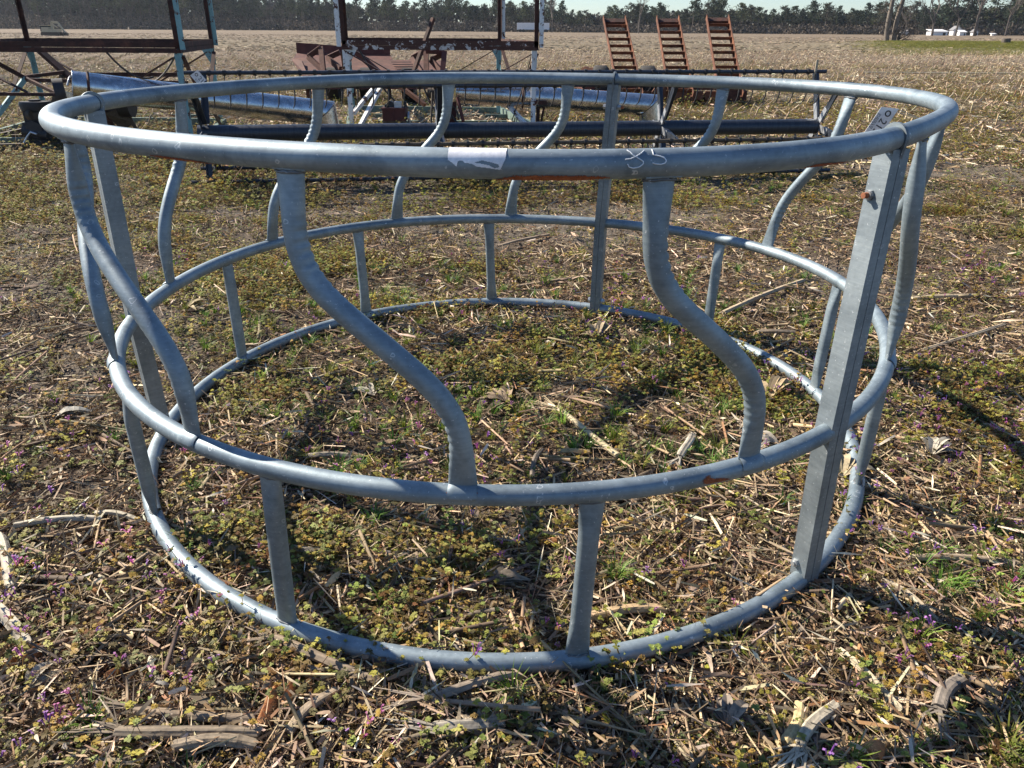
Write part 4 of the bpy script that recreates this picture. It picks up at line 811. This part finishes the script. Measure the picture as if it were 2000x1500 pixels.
# ------------------------------------------------------------------ litter, weeds, stubble
def rotm(yaw, tilt, spin):
    cy, sy, ct, st, cs, ss = np.cos(yaw), np.sin(yaw), np.cos(tilt), np.sin(tilt), np.cos(spin), np.sin(spin); z = 0*yaw; o = z+1
    Rz = np.stack([np.stack([cy, -sy, z], -1), np.stack([sy, cy, z], -1), np.stack([z, z, o], -1)], -2)
    Ry = np.stack([np.stack([ct, z, st], -1), np.stack([z, o, z], -1), np.stack([-st, z, ct], -1)], -2)
    Rx = np.stack([np.stack([o, z, z], -1), np.stack([z, cs, -ss], -1), np.stack([z, ss, cs], -1)], -2)
    return Rz @ Ry @ Rx
def bake(temps, pos, yaw, tilt, spin, scale, cols):
    Vs, Fs, Cs = [], [], []; b = 0; which = RNG.integers(0, len(temps), len(pos)); scale = scale if scale.ndim == 2 else np.repeat(scale[:, None], 3, 1)
    for k, (V, Fq, C) in enumerate(temps):
        s = which == k; n = s.sum()
        if not n: continue
        R = rotm(yaw[s], tilt[s], spin[s]); W_ = np.einsum('nij,nvj->nvi', R, V[None]*scale[s][:, None])+pos[s][:, None]
        Vs.append(W_.reshape(-1, 3)); Fs.append((Fq[None]+(np.arange(n)*len(V))[:, None, None]+b).reshape(-1, 4)); Cs.append((C[None]*cols[s][:, None]).reshape(-1, 3)); b += n*len(V)
    return np.concatenate(Vs), np.concatenate(Fs), np.concatenate(Cs)
def sample(n, y0, y1, power, mask=None, side=1.12):
    """points in the visible wedge; density falls with distance by the given power"""
    out = []; tot = 0
    while tot < n:
        u = RNG.random(n*2); e = 2-power; y = (y0**e+(y1**e-y0**e)*u)**(1/e) if abs(e) > 1e-6 else y0*(y1/y0)**u
        x = (RNG.random(n*2)*2-1)*(.72*y+.35)*side
        if mask is not None: k = RNG.random(n*2) < mask(x, y); x, y = x[k], y[k]
        out.append(np.stack([x, y], -1)); tot += len(x)
    return np.concatenate(out)[:n]
def strip(nseg, bend, curl, w=1.0, taper=.3, twist=0.):
    V = []; 
    for i in range(nseg+1):
        t = i/nseg; x = t-.5; z = bend*math.sin(math.pi*t)+random.uniform(-.02, .02); ww = w*(1-taper*abs(2*t-1))*(.85+.3*random.random()); a = twist*t
        V += [(x, -ww*.5*math.cos(a), z-ww*.5*math.sin(a)+curl*ww), (x, ww*.5*math.cos(a), z+ww*.5*math.sin(a)+curl*ww*.5)]
    Fq = np.array([(2*i, 2*i+1, 2*i+3, 2*i+2) for i in range(nseg)]); return np.array(V), Fq, np.ones((nseg, 3))
def rod(nseg=3, sides=6, bend=.03, node=True):
    V = []; 
    for i in range(nseg+1):
        t = i/nseg; r = .5*(1.12 if node and i % 2 == 1 else 1)*(1 if 0 < i < nseg else .95); z = bend*math.sin(math.pi*t)
        for k in range(sides): a = 2*math.pi*k/sides; V.append((t-.5, r*math.cos(a), z+r*math.sin(a)))
    Fq = [(i*sides+k, i*sides+(k+1) % sides, (i+1)*sides+(k+1) % sides, (i+1)*sides+k) for i in range(nseg) for k in range(sides)]
    C = [(1, 1, 1) for _ in Fq]; e = nseg*sides
    for b in (0, e): Fq += [(b, b+1, b+2, b+3), (b, b+3, b+4, b+5)]; C += [(.6, .55, .45)]*2
    return np.array(V), np.array(Fq), np.array(C, float)
def place(xy, lift): return np.stack([xy[:, 0], xy[:, 1], hfun(xy[:, 0], xy[:, 1])+lift], -1)
def palette(n, cs, jit=.18, w=None):
    c = np.array(cs)[RNG.choice(len(cs), n, p=w)]; return c*(1+RNG.normal(0, jit, (n, 1)))*(1+RNG.normal(0, .05, (n, 3))).clip(.5, 1.5)
TAN = [(.41, .305, .185), (.31, .22, .135), (.22, .155, .095), (.14, .10, .072), (.52, .42, .285), (.10, .068, .045), (.26, .14, .07)]
TW = [.22, .22, .18, .14, .10, .08, .06]
def litter_mask(x, y):
    n = vnoise(x, y, 1.1, 0)*.5+vnoise(x, y, 3.4, 1)*.5; m = .5+.5*sstep(.36, .62, n); return m*(1-.55*bare_mask(x, y))*(1-.25*grass_mask(x, y))
def add_scatter(name, temps, n, y0, y1, power, mask, scale_fn, tilt_s, lift, cols, label, kind='stuff', mat=None, cat='plant litter', spin_s=3.14):
    xy = sample(n, y0, y1, power, mask); pos = place(xy, RNG.random(n)*lift[1]+lift[0]); yaw = RNG.random(n)*2*math.pi+0; tilt = RNG.normal(0, tilt_s, n); spin = RNG.normal(0, spin_s, n)
    V, Fq, C = bake(temps, pos, yaw, tilt, spin, scale_fn(n), cols(n)); o = link(name, make_mesh(name, V, Fq, mat or M_litter, C.clip(0, 1)))
    return tag(o, label, cat, kind=kind)
strips = [strip(3, random.uniform(-.1, .14), random.uniform(-.3, .3), 1, random.uniform(0, .6), random.uniform(-1, 1)) for _ in range(12)]
flakes = [strip(1, 0, .2, 1, 0, random.uniform(-.6, .6)) for _ in range(6)]
rods = [rod(random.choice((2, 3, 4)), 6, random.uniform(-.6, .6)) for _ in range(6)]
def sc(l0, l1, w0, w1, p=1.6):
    return lambda n: np.stack([l0+(l1-l0)*RNG.random(n)**p, w0+(w1-w0)*RNG.random(n)**p, w0+(w1-w0)*RNG.random(n)**p], -1)
add_scatter('chaff', flakes, 100000, .7, 9, 1.35, litter_mask, sc(.006, .03, .003, .012), .5, (.0, .018), lambda n: palette(n, TAN, .25, TW), 'fine chaff and broken leaf bits covering the soil', cat='chaff')
add_scatter('straw_litter', strips, 66000, .7, 9.5, 1.35, litter_mask, sc(.025, .15, .0016, .0075, 2.), .22, (.002, .028), lambda n: palette(n, TAN, .22, TW), 'dry straw and shredded corn leaves strewn over the ground', cat='straw')
add_scatter('husk_litter', [strip(6, random.uniform(-.15, .3), random.uniform(-.8, .8), 1, random.uniform(.55, .95), random.uniform(-3, 3)) for _ in range(10)], 2600, .7, 10, 1.3, litter_mask, sc(.03, .15, .006, .020, 2.2), .25, (.004, .03), lambda n: palette(n, TAN, .2, [.3, .25, .16, .1, .12, .03, .04]), 'curled corn husk leaves scattered on the ground', cat='corn husks')
add_scatter('frayed_litter', [strip(4, random.uniform(-.12, .18), random.uniform(-.6, .6), 1, random.uniform(.3, .85), random.uniform(-2., 2.)) for _ in range(10)], 7500, .7, 9, 1.3, litter_mask, sc(.02, .10, .003, .011, 1.5), .3, (.010, .034), lambda n: palette(n, [(.46, .38, .27), (.34, .26, .17), (.22, .16, .11), (.55, .49, .38)], .2), 'torn pale pieces of corn leaf on top of the weeds', cat='straw')
add_scatter('stalk_litter', rods, 2000, .7, 11, 1.25, litter_mask, sc(.05, .34, .004, .014, 2.), .12, (.006, .022), lambda n: palette(n, TAN, .2, [.27, .25, .2, .16, .05, .04, .03]), 'short broken corn stalk pieces lying on the ground', cat='corn stalks')
add_scatter('far_straw_litter', strips, 90000, 8, 55, 1.25, lambda x, y: .25+.75*sstep(.35, .6, vnoise(x, y, .3, 2)*.5+vnoise(x, y, 1.2, 3)*.5), sc(.06, .24, .007, .022), .25, (.005, .04), lambda n: palette(n, TAN+[(.55, .48, .36)], .2, [.2, .14, .08, .05, .24, .03, .03, .23]), 'pale corn residue scattered over the field behind the machines', cat='straw')
# standing stubble in rows
us = np.arange(-70, 70, .92); pts = []
for u in us:
    v = np.arange(6, 62, .19); v = v+RNG.normal(0, .05, len(v)); uu = u+RNG.normal(0, .05, len(v)); x = RN[0]*uu+RD[0]*v; y = RN[1]*uu+RD[1]*v
    k = (y > 9.5) & (y < 52) & (np.abs(x) < .8*y+1) & (RNG.random(len(v)) < .8); pts.append(np.stack([x[k], y[k]], -1))
xy = np.concatenate(pts); n = len(xy); pos = place(xy, .05)
V, Fq, C = bake([rod(2, 6, .2, False)], pos, RNG.normal(.25, .5, n), -RNG.normal(.85, .35, n), RNG.random(n)*6, np.stack([RNG.uniform(.10, .24, n)]+[RNG.uniform(.012, .024, n)]*2, -1), palette(n, TAN, .2, [.4, .2, .1, .03, .24, .01, .02]))
tag(link('corn_stubble', make_mesh('corn_stubble', V, Fq, M_litter, C.clip(0, 1))), 'short leaning corn stubble standing in rows across the field', 'stubble', kind='stuff')
# henbit: small stems with whorls of scalloped leaves and a few purple flowers
def leaf(V, Fq, C, c, az, L, cup, col, w=.62):
    b = len(V); d = np.array([math.cos(az), math.sin(az), 0]); s = np.array([-d[1], d[0], 0]); up = np.array([0, 0, 1.])
    m_ = c+d*L*.55+up*cup*L*.4; V += [c, m_+s*L*w*.5+up*.1*L, c+d*L+up*cup*L*(.2+random.uniform(-.3, .3)), m_-s*L*w*.5+up*.1*L]; Fq.append((b, b+1, b+2, b+3)); C.append(np.array(col)*random.uniform(.75, 1.25))
def stem(V, Fq, C, a, b_, r, col):
    b = len(V); s = np.array([r, 0, 0]); q = np.array([0, r, 0]); V += [a-s, a+s, b_+s, b_-s, a-q, a+q, b_+q, b_-q]; Fq += [(b, b+1, b+2, b+3), (b+4, b+5, b+6, b+7)]; C += [np.array(col)]*2
GRE = [(.33, .32, .085), (.24, .24, .065), (.13, .145, .045), (.26, .265, .13), (.15, .11, .045), (.19, .11, .06)]
def henbit(hmax, nst, flower, spread=.03):
    V, Fq, C = [], [], []; g = random.choice(GRE[:5])
    for s in range(nst):
        h = random.uniform(.35, 1)*hmax; base = np.array([random.gauss(0, spread*.4), random.gauss(0, spread*.4), 0]); top = base+np.array([random.gauss(0, spread), random.gauss(0, spread), h]); stem(V, Fq, C, base-np.array([0, 0, .01]), top, .0007, (.17, .12, .06))
        for w, fr in enumerate((1.0, .62, .3)[:random.choice((1, 2, 3))]):
            c = base*(1-fr)+top*fr; nl = random.choice((5, 6, 7, 8)); L = random.uniform(.004, .0092)*(1 if fr == 1 else 1.2); a0_ = random.random()*6
            for k in range(nl): leaf(V, Fq, C, c, a0_+k*2*math.pi/nl+random.gauss(0, .2), L*random.uniform(.7, 1.2), random.uniform(-.2, .6), g, .8)
            if fr == 1:
                for k in range(3): leaf(V, Fq, C, c+np.array([0, 0, .003]), random.random()*6, L*.55, 1.0, tuple(q*1.15 for q in g), .8)
        if flower and random.random() < .6:
            for k in range(random.choice((2, 3, 4))):
                a = random.random()*6; p = top+np.array([math.cos(a), math.sin(a), 0])*.003; t_ = p+np.array([math.cos(a)*.004, math.sin(a)*.004, random.uniform(.008, .014)]); stem(V, Fq, C, p, t_, .0011, (.34, .13, .42)); leaf(V, Fq, C, t_, a, .005, -.3, (.42, .2, .50), .9)
    return np.array(V), np.array(Fq), np.array(C)
def weeds(name, temps, n, y0, y1, power, mask, smin, smax, label):
    xy = sample(n, y0, y1, power, mask); V, Fq, C = bake(temps, place(xy, 0), RNG.random(n)*6.28, RNG.normal(0, .15, n), RNG.normal(0, .15, n), RNG.uniform(smin, smax, n), palette(n, [(1, 1, 1), (1.15, 1.05, .8), (.8, .95, .9), (1.15, .8, .7)], .15))
    tag(link(name, make_mesh(name, V, Fq, M_leaf, C.clip(0, 1))), label, 'weeds', kind='stuff')
gmk = lambda x, y: (.05+.95*grass_mask(x, y))*(.12+.88*sstep(.42, .66, vnoise(x, y, 7.5, 0)))
weeds('henbit', [henbit(.05, random.choice((3, 4, 5)), False) for _ in range(14)], 8800, .7, 6.5, 1.3, gmk, .7, 1.3, 'low green henbit weeds with scalloped leaves growing in patches')
weeds('flowering_henbit', [henbit(.075, random.choice((2, 3, 4)), True) for _ in range(10)], 520, .7, 4.5, 1.1, lambda x, y: .12+.88*sstep(.55, .75, vnoise(x, y, 1.5, 1)), .8, 1.4, 'purple flowering henbit standing above the litter')
weeds('chickweed', [henbit(.016, random.choice((5, 6, 7)), False, .026) for _ in range(10)], 9500, .7, 8, 1.35, lambda x, y: (.12+.88*grass_mask(x, y))*(.2+.8*sstep(.4, .62, vnoise(x, y, 9, 1))), .7, 1.2, 'tiny creeping green leaves covering the ground')
weeds('weed_carpet', [henbit(.05, 8, False, .07) for _ in range(10)], 11000, 6, 34, 1.2, lambda x, y: .08+.92*sstep(.42, .62, vnoise(x, y, .5, 4)*.5+vnoise(x, y, 1.6, 5)*.5)*(1-.5*sstep(14, 30, y)), 1.3, 2.6, 'low olive green weeds between the machines')
add_scatter('weed_stems', [strip(4, random.uniform(-.35, .35), 0, 1, .3, 0) for _ in range(8)], 30000, .7, 7, 1.3, lambda x, y: .35+.65*grass_mask(x, y), sc(.02, .085, .0007, .0019), .75, (.004, .03), lambda n: palette(n, [(.22, .14, .07), (.16, .09, .05), (.24, .2, .1), (.3, .24, .15)], .2), 'thin brown stems and rootlets tangled among the weeds', cat='stems')
add_scatter('field_residue', strips, 30000, 45, 150, 1.1, lambda x, y: .3+.7*sstep(.4, .6, vnoise(x, y, .12, 2)*.5+vnoise(x, y, .5, 3)*.5), sc(.2, .5, .02, .045), .12, (.01, .05), lambda n: palette(n, [(.32, .255, .17), (.25, .19, .125), (.17, .125, .085), (.4, .33, .23)], .2), 'pale residue streaks on the distant field', cat='straw')
# grass tufts
def tuft(nb, h):
    V, Fq, C = [], [], []
    for k in range(nb):
        a = random.random()*6.28; d = np.array([math.cos(a), math.sin(a), 0]); s = np.array([-d[1], d[0], 0])*.0014; b = len(V); hh = h*random.uniform(.5, 1); o = d*random.random()*.012
        V += [o-s, o+s, o+d*hh*.25+s*.8+np.array([0, 0, hh*.6]), o+d*hh*.25-s*.8+np.array([0, 0, hh*.6]), o+d*hh*.7+np.array([0, 0, hh*.85]), o+d*hh*.7-s*.2+np.array([0, 0, hh*.85])]
        Fq += [(b, b+1, b+2, b+3), (b+3, b+2, b+4, b+5)]; C += [np.array((.13, .22, .04))*random.uniform(.7, 1.3)]*2
    return np.array(V), np.array(Fq), np.array(C)
weeds('grass_tufts', [tuft(26, .06) for _ in range(5)], 800, .9, 10, 1.3, lambda x, y: .05+.95*sstep(.62, .72, vnoise(x, y, 1.1, 5)), .7, 1.4, 'small bright green grass tufts')
n = 15000; x = RNG.uniform(17, 60, n*3); y = RNG.uniform(46, 73, n*3); k = RNG.random(n*3) < sstep(.38, .52, x/y)*(.35+.65*(y > 58)); xy = np.stack([x, y], -1)[k][:n]
V, Fq, C = bake([tuft(10, .3) for _ in range(4)], place(xy, 0), RNG.random(len(xy))*6.28, 0*xy[:, 0], 0*xy[:, 0], np.stack([np.full(len(xy), 1.3)]*3, -1)*np.array([2.2, 2.2, .5]), palette(len(xy), [(1.0, .66, .9), (1.5, .85, .9)], .2)); V[:, 0] += 0
tag(link('bank_grass', make_mesh('bank_grass', V, Fq, M_leaf, C.clip(0, 1))), 'green grass strip on the low bank at right', 'grass', kind='stuff')
# ---- single pieces one can point at
def hz(p): return float(hfun(np.array([p[0]]), np.array([p[1]]))[0])
def fullc(c, n): return np.tile(np.array(c, float), (n, 1))
def cob(px0, px1, rad, label, shade=1.):
    a = gp(*px0); b = gp(*px1); a[2] = hz(a)+rad*.9+.004; b[2] = hz(b)+rad*.7+.004; L = np.linalg.norm(b-a); d = (b-a)/L; n, m = 44, 30; V = []; C = []
    ax = np.cross(d, (0, 0, 1.)); ax /= np.linalg.norm(ax); bx = np.cross(ax, d)
    for i in range(n):
        t = i/(n-1); R = rad*(1-.35*t**3)*(1-.5*max(0, .06-t)/.06)
        for j in range(m):
            th = 2*math.pi*j/m; dim = 1-.16*(((i % 2 == 0) + (j % 2 == 0)) == 1)-.05*random.random(); V.append(a+d*L*t+(ax*math.cos(th)+bx*math.sin(th))*R*dim)
            C.append(np.array((.40, .21, .095))*shade*(1.35 if dim > .9 else .55)*random.uniform(.8, 1.2))
    Fq = np.array([(i*m+j, i*m+(j+1) % m, (i+1)*m+(j+1) % m, (i+1)*m+j) for i in range(n-1) for j in range(m)]); cen = (a+b)/2
    V = np.array(V); caps = [tuple(range(m))[::-1], tuple((n-1)*m+j for j in range(m))]
    me = make_mesh('corn_cob', V-cen, [tuple(map(int, q)) for q in Fq]+caps, M_litter, np.array(C)); o = link('corn_cob', me); o.location = cen; tag(o, label, 'corn cob', 'bare corn cobs on the ground')
cob((518, 1440), (545, 1362), .016, 'largest bare corn cob lying upright in the bottom left litter', 1.15); cob((562, 1395), (577, 1352), .014, 'shorter dark corn cob right of the largest one')
cob((62, 1318), (84, 1282), .017, 'round corn cob end near the left edge'); cob((22, 1325), (38, 1300), .014, 'small dark cob close to the left edge', .7); cob((185, 1176), (228, 1174), .012, 'corn cob lying sideways among green weeds at left')
cob((215, 1345), (240, 1325), .016, 'half hidden corn cob left of the bottom stalks', .8); cob((1952, 1030), (1985, 1048), .022, 'orange corn cob at the right edge', 1.3); cob((1690, 1500), (1712, 1478), .02, 'orange corn cob at the bottom edge right', 1.2)
cob((1090, 1068), (1060, 1066), .012, 'reddish cob under the short strut')
def stalk(pa, pb, rad, label, col=(.42, .34, .22), splits=0, bend=.01, cat='corn stalk'):
    a = gp(*pa); b = gp(*pb); a[2] = hz(a)+rad+.012; b[2] = hz(b)+rad+.012; L = np.linalg.norm(b-a); d = (b-a)/L; n, m = 18, 12; ax = np.cross(d, (0, 0, 1.)); ax /= np.linalg.norm(ax); bx = np.cross(ax, d); V = []; C = []
    hmax = max(float(hfun(np.array([a[0]*(1-t)+b[0]*t]), np.array([a[1]*(1-t)+b[1]*t]))[0])-(a[2]*(1-t)+b[2]*t)+rad for t in np.linspace(0, 1, 9)); lift = max(0, hmax)*.8
    ph = random.random()*6; m = 16; stre = [random.uniform(.6, 1.25) for _ in range(m)]
    for i in range(n):
        t = i/(n-1); node = math.exp(-((t-.33)/.03)**2)+math.exp(-((t-.78)/.03)**2); off = ax*bend*math.sin(3*t+ph)+bx*bend*.5*math.sin(4*t)
        for j in range(m):
            th = 2*math.pi*j/m; rg = 1+.10*math.sin(5*th+ph)+.05*random.random()+.14*node; V.append(a+d*(L*t+(random.uniform(-.006, .006) if i in (0, n-1) else 0))+off+np.array([0, 0, lift])+(ax*math.cos(th)+bx*math.sin(th)*.8)*rad*rg); C.append(np.array(col)*(1-.35*node)*random.uniform(.85, 1.1)*stre[j])
    Fl = [(i*m+j, i*m+(j+1) % m, (i+1)*m+(j+1) % m, (i+1)*m+j) for i in range(n-1) for j in range(m)]+[tuple(range(m))[::-1], tuple((n-1)*m+j for j in range(m))]
    for s in range(splits):   # frayed fibres at the start
        an = random.gauss(0, .35); e = a-d*random.uniform(.04, .13)*math.cos(an)+ax*math.sin(an)*.11+np.array([0, 0, random.uniform(0, .02)+lift]); st_ = a+ax*random.uniform(-rad, rad)+np.array([0, 0, lift]); w = ax*.003; k = len(V); V += [st_-w, st_+w, e+w*.3, e-w*.3, st_+bx*.004-w, st_+bx*.004+w]; C += [np.array(col)*random.uniform(.8, 1.2)]*6; Fl += [(k, k+1, k+2, k+3), (k+4, k+5, k+2, k+3)]
    cen = (a+b)/2; o = link('corn_stalk', make_mesh('corn_stalk', np.array(V)-cen, Fl, M_litter, np.array(C))); o.location = cen; tag(o, label, cat, 'dry corn stalks lying on the ground')
stalk((1090, 812), (1208, 898), .011, 'pale corn stalk with frayed end inside the feeder', (.52, .43, .27), 14); stalk((0, 1075), (38, 1170), .012, 'grey stalk at the left edge, upper of two', (.5, .45, .35)); stalk((-5, 1195), (52, 1288), .014, 'grey stalk at the left edge, lower of two', (.5, .45, .36))
stalk((270, 1412), (500, 1430), .0105, 'long grey brown stalk along the bottom left', (.22, .17, .12), 6); stalk((245, 1458), (510, 1462), .0125, 'thickest stalk below the long grey brown one', (.2, .16, .115), 6); stalk((350, 1490), (505, 1482), .012, 'stalk end on the bottom edge left', (.3, .24, .17))
stalk((572, 1455), (655, 1365), .0105, 'upright round stalk right of the cobs', (.38, .30, .21)); stalk((540, 1268), (745, 1345), .011, 'long bent stalk just in front of the bottom rail', (.27, .21, .15), 8); stalk((300, 1300), (330, 1365), .006, 'small pale stalk piece standing up in the weeds', (.5, .45, .35))
stalk((40, 1050), (200, 1032), .010, 'pale bent stalk left of the bottom rail', (.46, .42, .33)); stalk((190, 1022), (280, 1030), .008, 'short pale stalk touching the left bottom rail', (.45, .4, .3)); stalk((1525, 1480), (1560, 1400), .013, 'sawn yellow stalk at bottom right', (.48, .38, .2)); stalk((1560, 1490), (1620, 1395), .012, 'fibrous stalk bundle beside the yellow stalk', (.42, .37, .28), 12)
stalk((1628, 1288), (1760, 1400), .009, 'long pale stalk slanting down at lower right', (.45, .39, .27)); stalk((1830, 1410), (1868, 1350), .014, 'dark split stalk at lower right', (.2, .17, .14), 5); stalk((1770, 1105), (2010, 1118), .010, 'long brown stalk near the right edge', (.3, .24, .17)); stalk((1720, 1150), (1830, 1225), .008, 'slanting straw coloured stalk right of the post foot', (.4, .33, .23))
stalk((1150, 1215), (1300, 1205), .012, 'tan stalk inside the bottom rail', (.42, .3, .17)); stalk((830, 1385), (1020, 1335), .010, 'grey stalk in the bottom middle', (.27, .22, .17), 6); stalk((850, 1448), (980, 1420), .013, 'rough grey stalk at the bottom middle', (.3, .27, .22), 8); stalk((1035, 1452), (1045, 885), .0001, 'x') if False else None
stalk((1060, 885), (1037, 945), .008, 'dark upright stalk inside the feeder near the middle rail', (.16, .13, .10)); stalk((1090, 890), (1150, 895), .009, 'short yellow stalk beside the frayed one', (.5, .38, .2)); stalk((1330, 905), (1345, 860), .013, 'grey split stalk behind the right front bar', (.4, .36, .29), 8)
stalk((1010, 560), (1240, 530), .010, 'long brown stalk behind the far post', (.32, .24, .16)); stalk((975, 485), (1070, 462), .010, 'stalk on bare soil left of the far post', (.3, .23, .16)); stalk((1410, 618), (1570, 560), .012, 'forked long stalk at the right inside the feeder', (.42, .34, .23), 3); stalk((1480, 655), (1550, 650), .011, 'short stalk near the right far rail', (.3, .24, .17)); stalk((1780, 598), (1900, 590), .011, 'pale stalk right of the feeder', (.45, .37, .25)); stalk((1800, 690), (1960, 640), .009, 'thin stalk right of the feeder', (.4, .33, .23))
stalk((600, 900), (680, 905), .010, 'short grey stalk in front of the left bars', (.3, .26, .2)); stalk((560, 1080), (660, 1100), .010, 'grey stalk under the middle rail at left', (.32, .28, .22), 4)
def husk(px, size, label, col=(.55, .47, .33), nl=7, flat=.4, az=0.):
    size *= .8; col = tuple(q*.8 for q in col)
    c = gp(*px); c[2] = hz(c)+.012; V, Fq, C = [], [], []
    for k in range(nl):
        a = az+random.gauss(0, .55); d = np.array([math.cos(a), math.sin(a), 0]); s = np.array([-d[1], d[0], 0]); L = size*random.uniform(.6, 1.1); w = size*random.uniform(.10, .2); b = len(V); n = 7; up0 = random.uniform(.1, flat)
        for i in range(n+1):
            t = i/n; p = d*L*t+np.array([0, 0, L*(up0*math.sin(t*2.6)+.02*random.random())]); ww = w*math.sin(math.pi*(.12+.8*t))
            for q in (-1, 0, 1): V.append(p+s*ww*q+np.array([0, 0, abs(q)*ww*.5])+s*.02*size*math.sin(5*t+k)); 
            C += [np.array(col)*random.uniform(.8, 1.15)*(1-.25*(q == 0)) for q in (-1, 0, 1)]
        Fq += [(b+i*3+j, b+i*3+j+1, b+(i+1)*3+j+1, b+(i+1)*3+j) for i in range(n) for j in range(2)]
    o = link('corn_husk', make_mesh('corn_husk', np.array(V), Fq, M_litter, np.array(C))); o.location = c; tag(o, label, 'corn husk', 'dry husk bunches on the ground')
husk((990, 785), .15, 'brushy husk bunch in the middle of the feeder', (.34, .25, .16), 16, .2, 2.8); husk((1165, 672), .16, 'fanned husk bunch under the far post', (.42, .33, .21), 18, .6, 1.4); husk((1075, 690), .10, 'small pale husk left of the fanned bunch', (.5, .45, .36), 7, .3, 2.2)
husk((1500, 785), .15, 'crumpled tan husk left of the tall right post', (.45, .34, .2), 10, .5, .8); husk((1640, 940), .16, 'crumpled tan husk right of the tall right post', (.5, .41, .26), 11, .45, 1.2); husk((1820, 890), .13, 'pale opened husk right of the feeder', (.55, .5, .4), 8, .4, 1.5); husk((370, 620), .13, 'yellowish husk inside the left bars', (.55, .44, .24), 8, .4, .6)
husk((1520, 880), .12, 'grey husk behind the right middle rail', (.4, .36, .3), 9, .4, 2.3); husk((110, 830), .14, 'white crumpled husk among weeds at left', (.6, .56, .46), 7, .35, .3); husk((730, 780), .12, 'pale husk strips left of the front bar', (.5, .45, .36), 9, .15, 2.7); husk((1240, 985), .14, 'pale husk under the middle rail', (.52, .44, .33), 8, .3, 2.4); husk((960, 1150), .12, 'large flat grey husk on the ground inside the bottom rail', (.27, .22, .16), 6, .12, .1)
husk((1420, 1430), .09, 'curled grey husk at bottom', (.3, .25, .2), 8, .4, 1.0); husk((940, 1450), .085, 'curled tan husk at the bottom middle', (.36, .29, .2), 9, .4, 2.); husk((60, 1360), .10, 'small pale husk at bottom left', (.5, .45, .36), 6, .3, 1.)
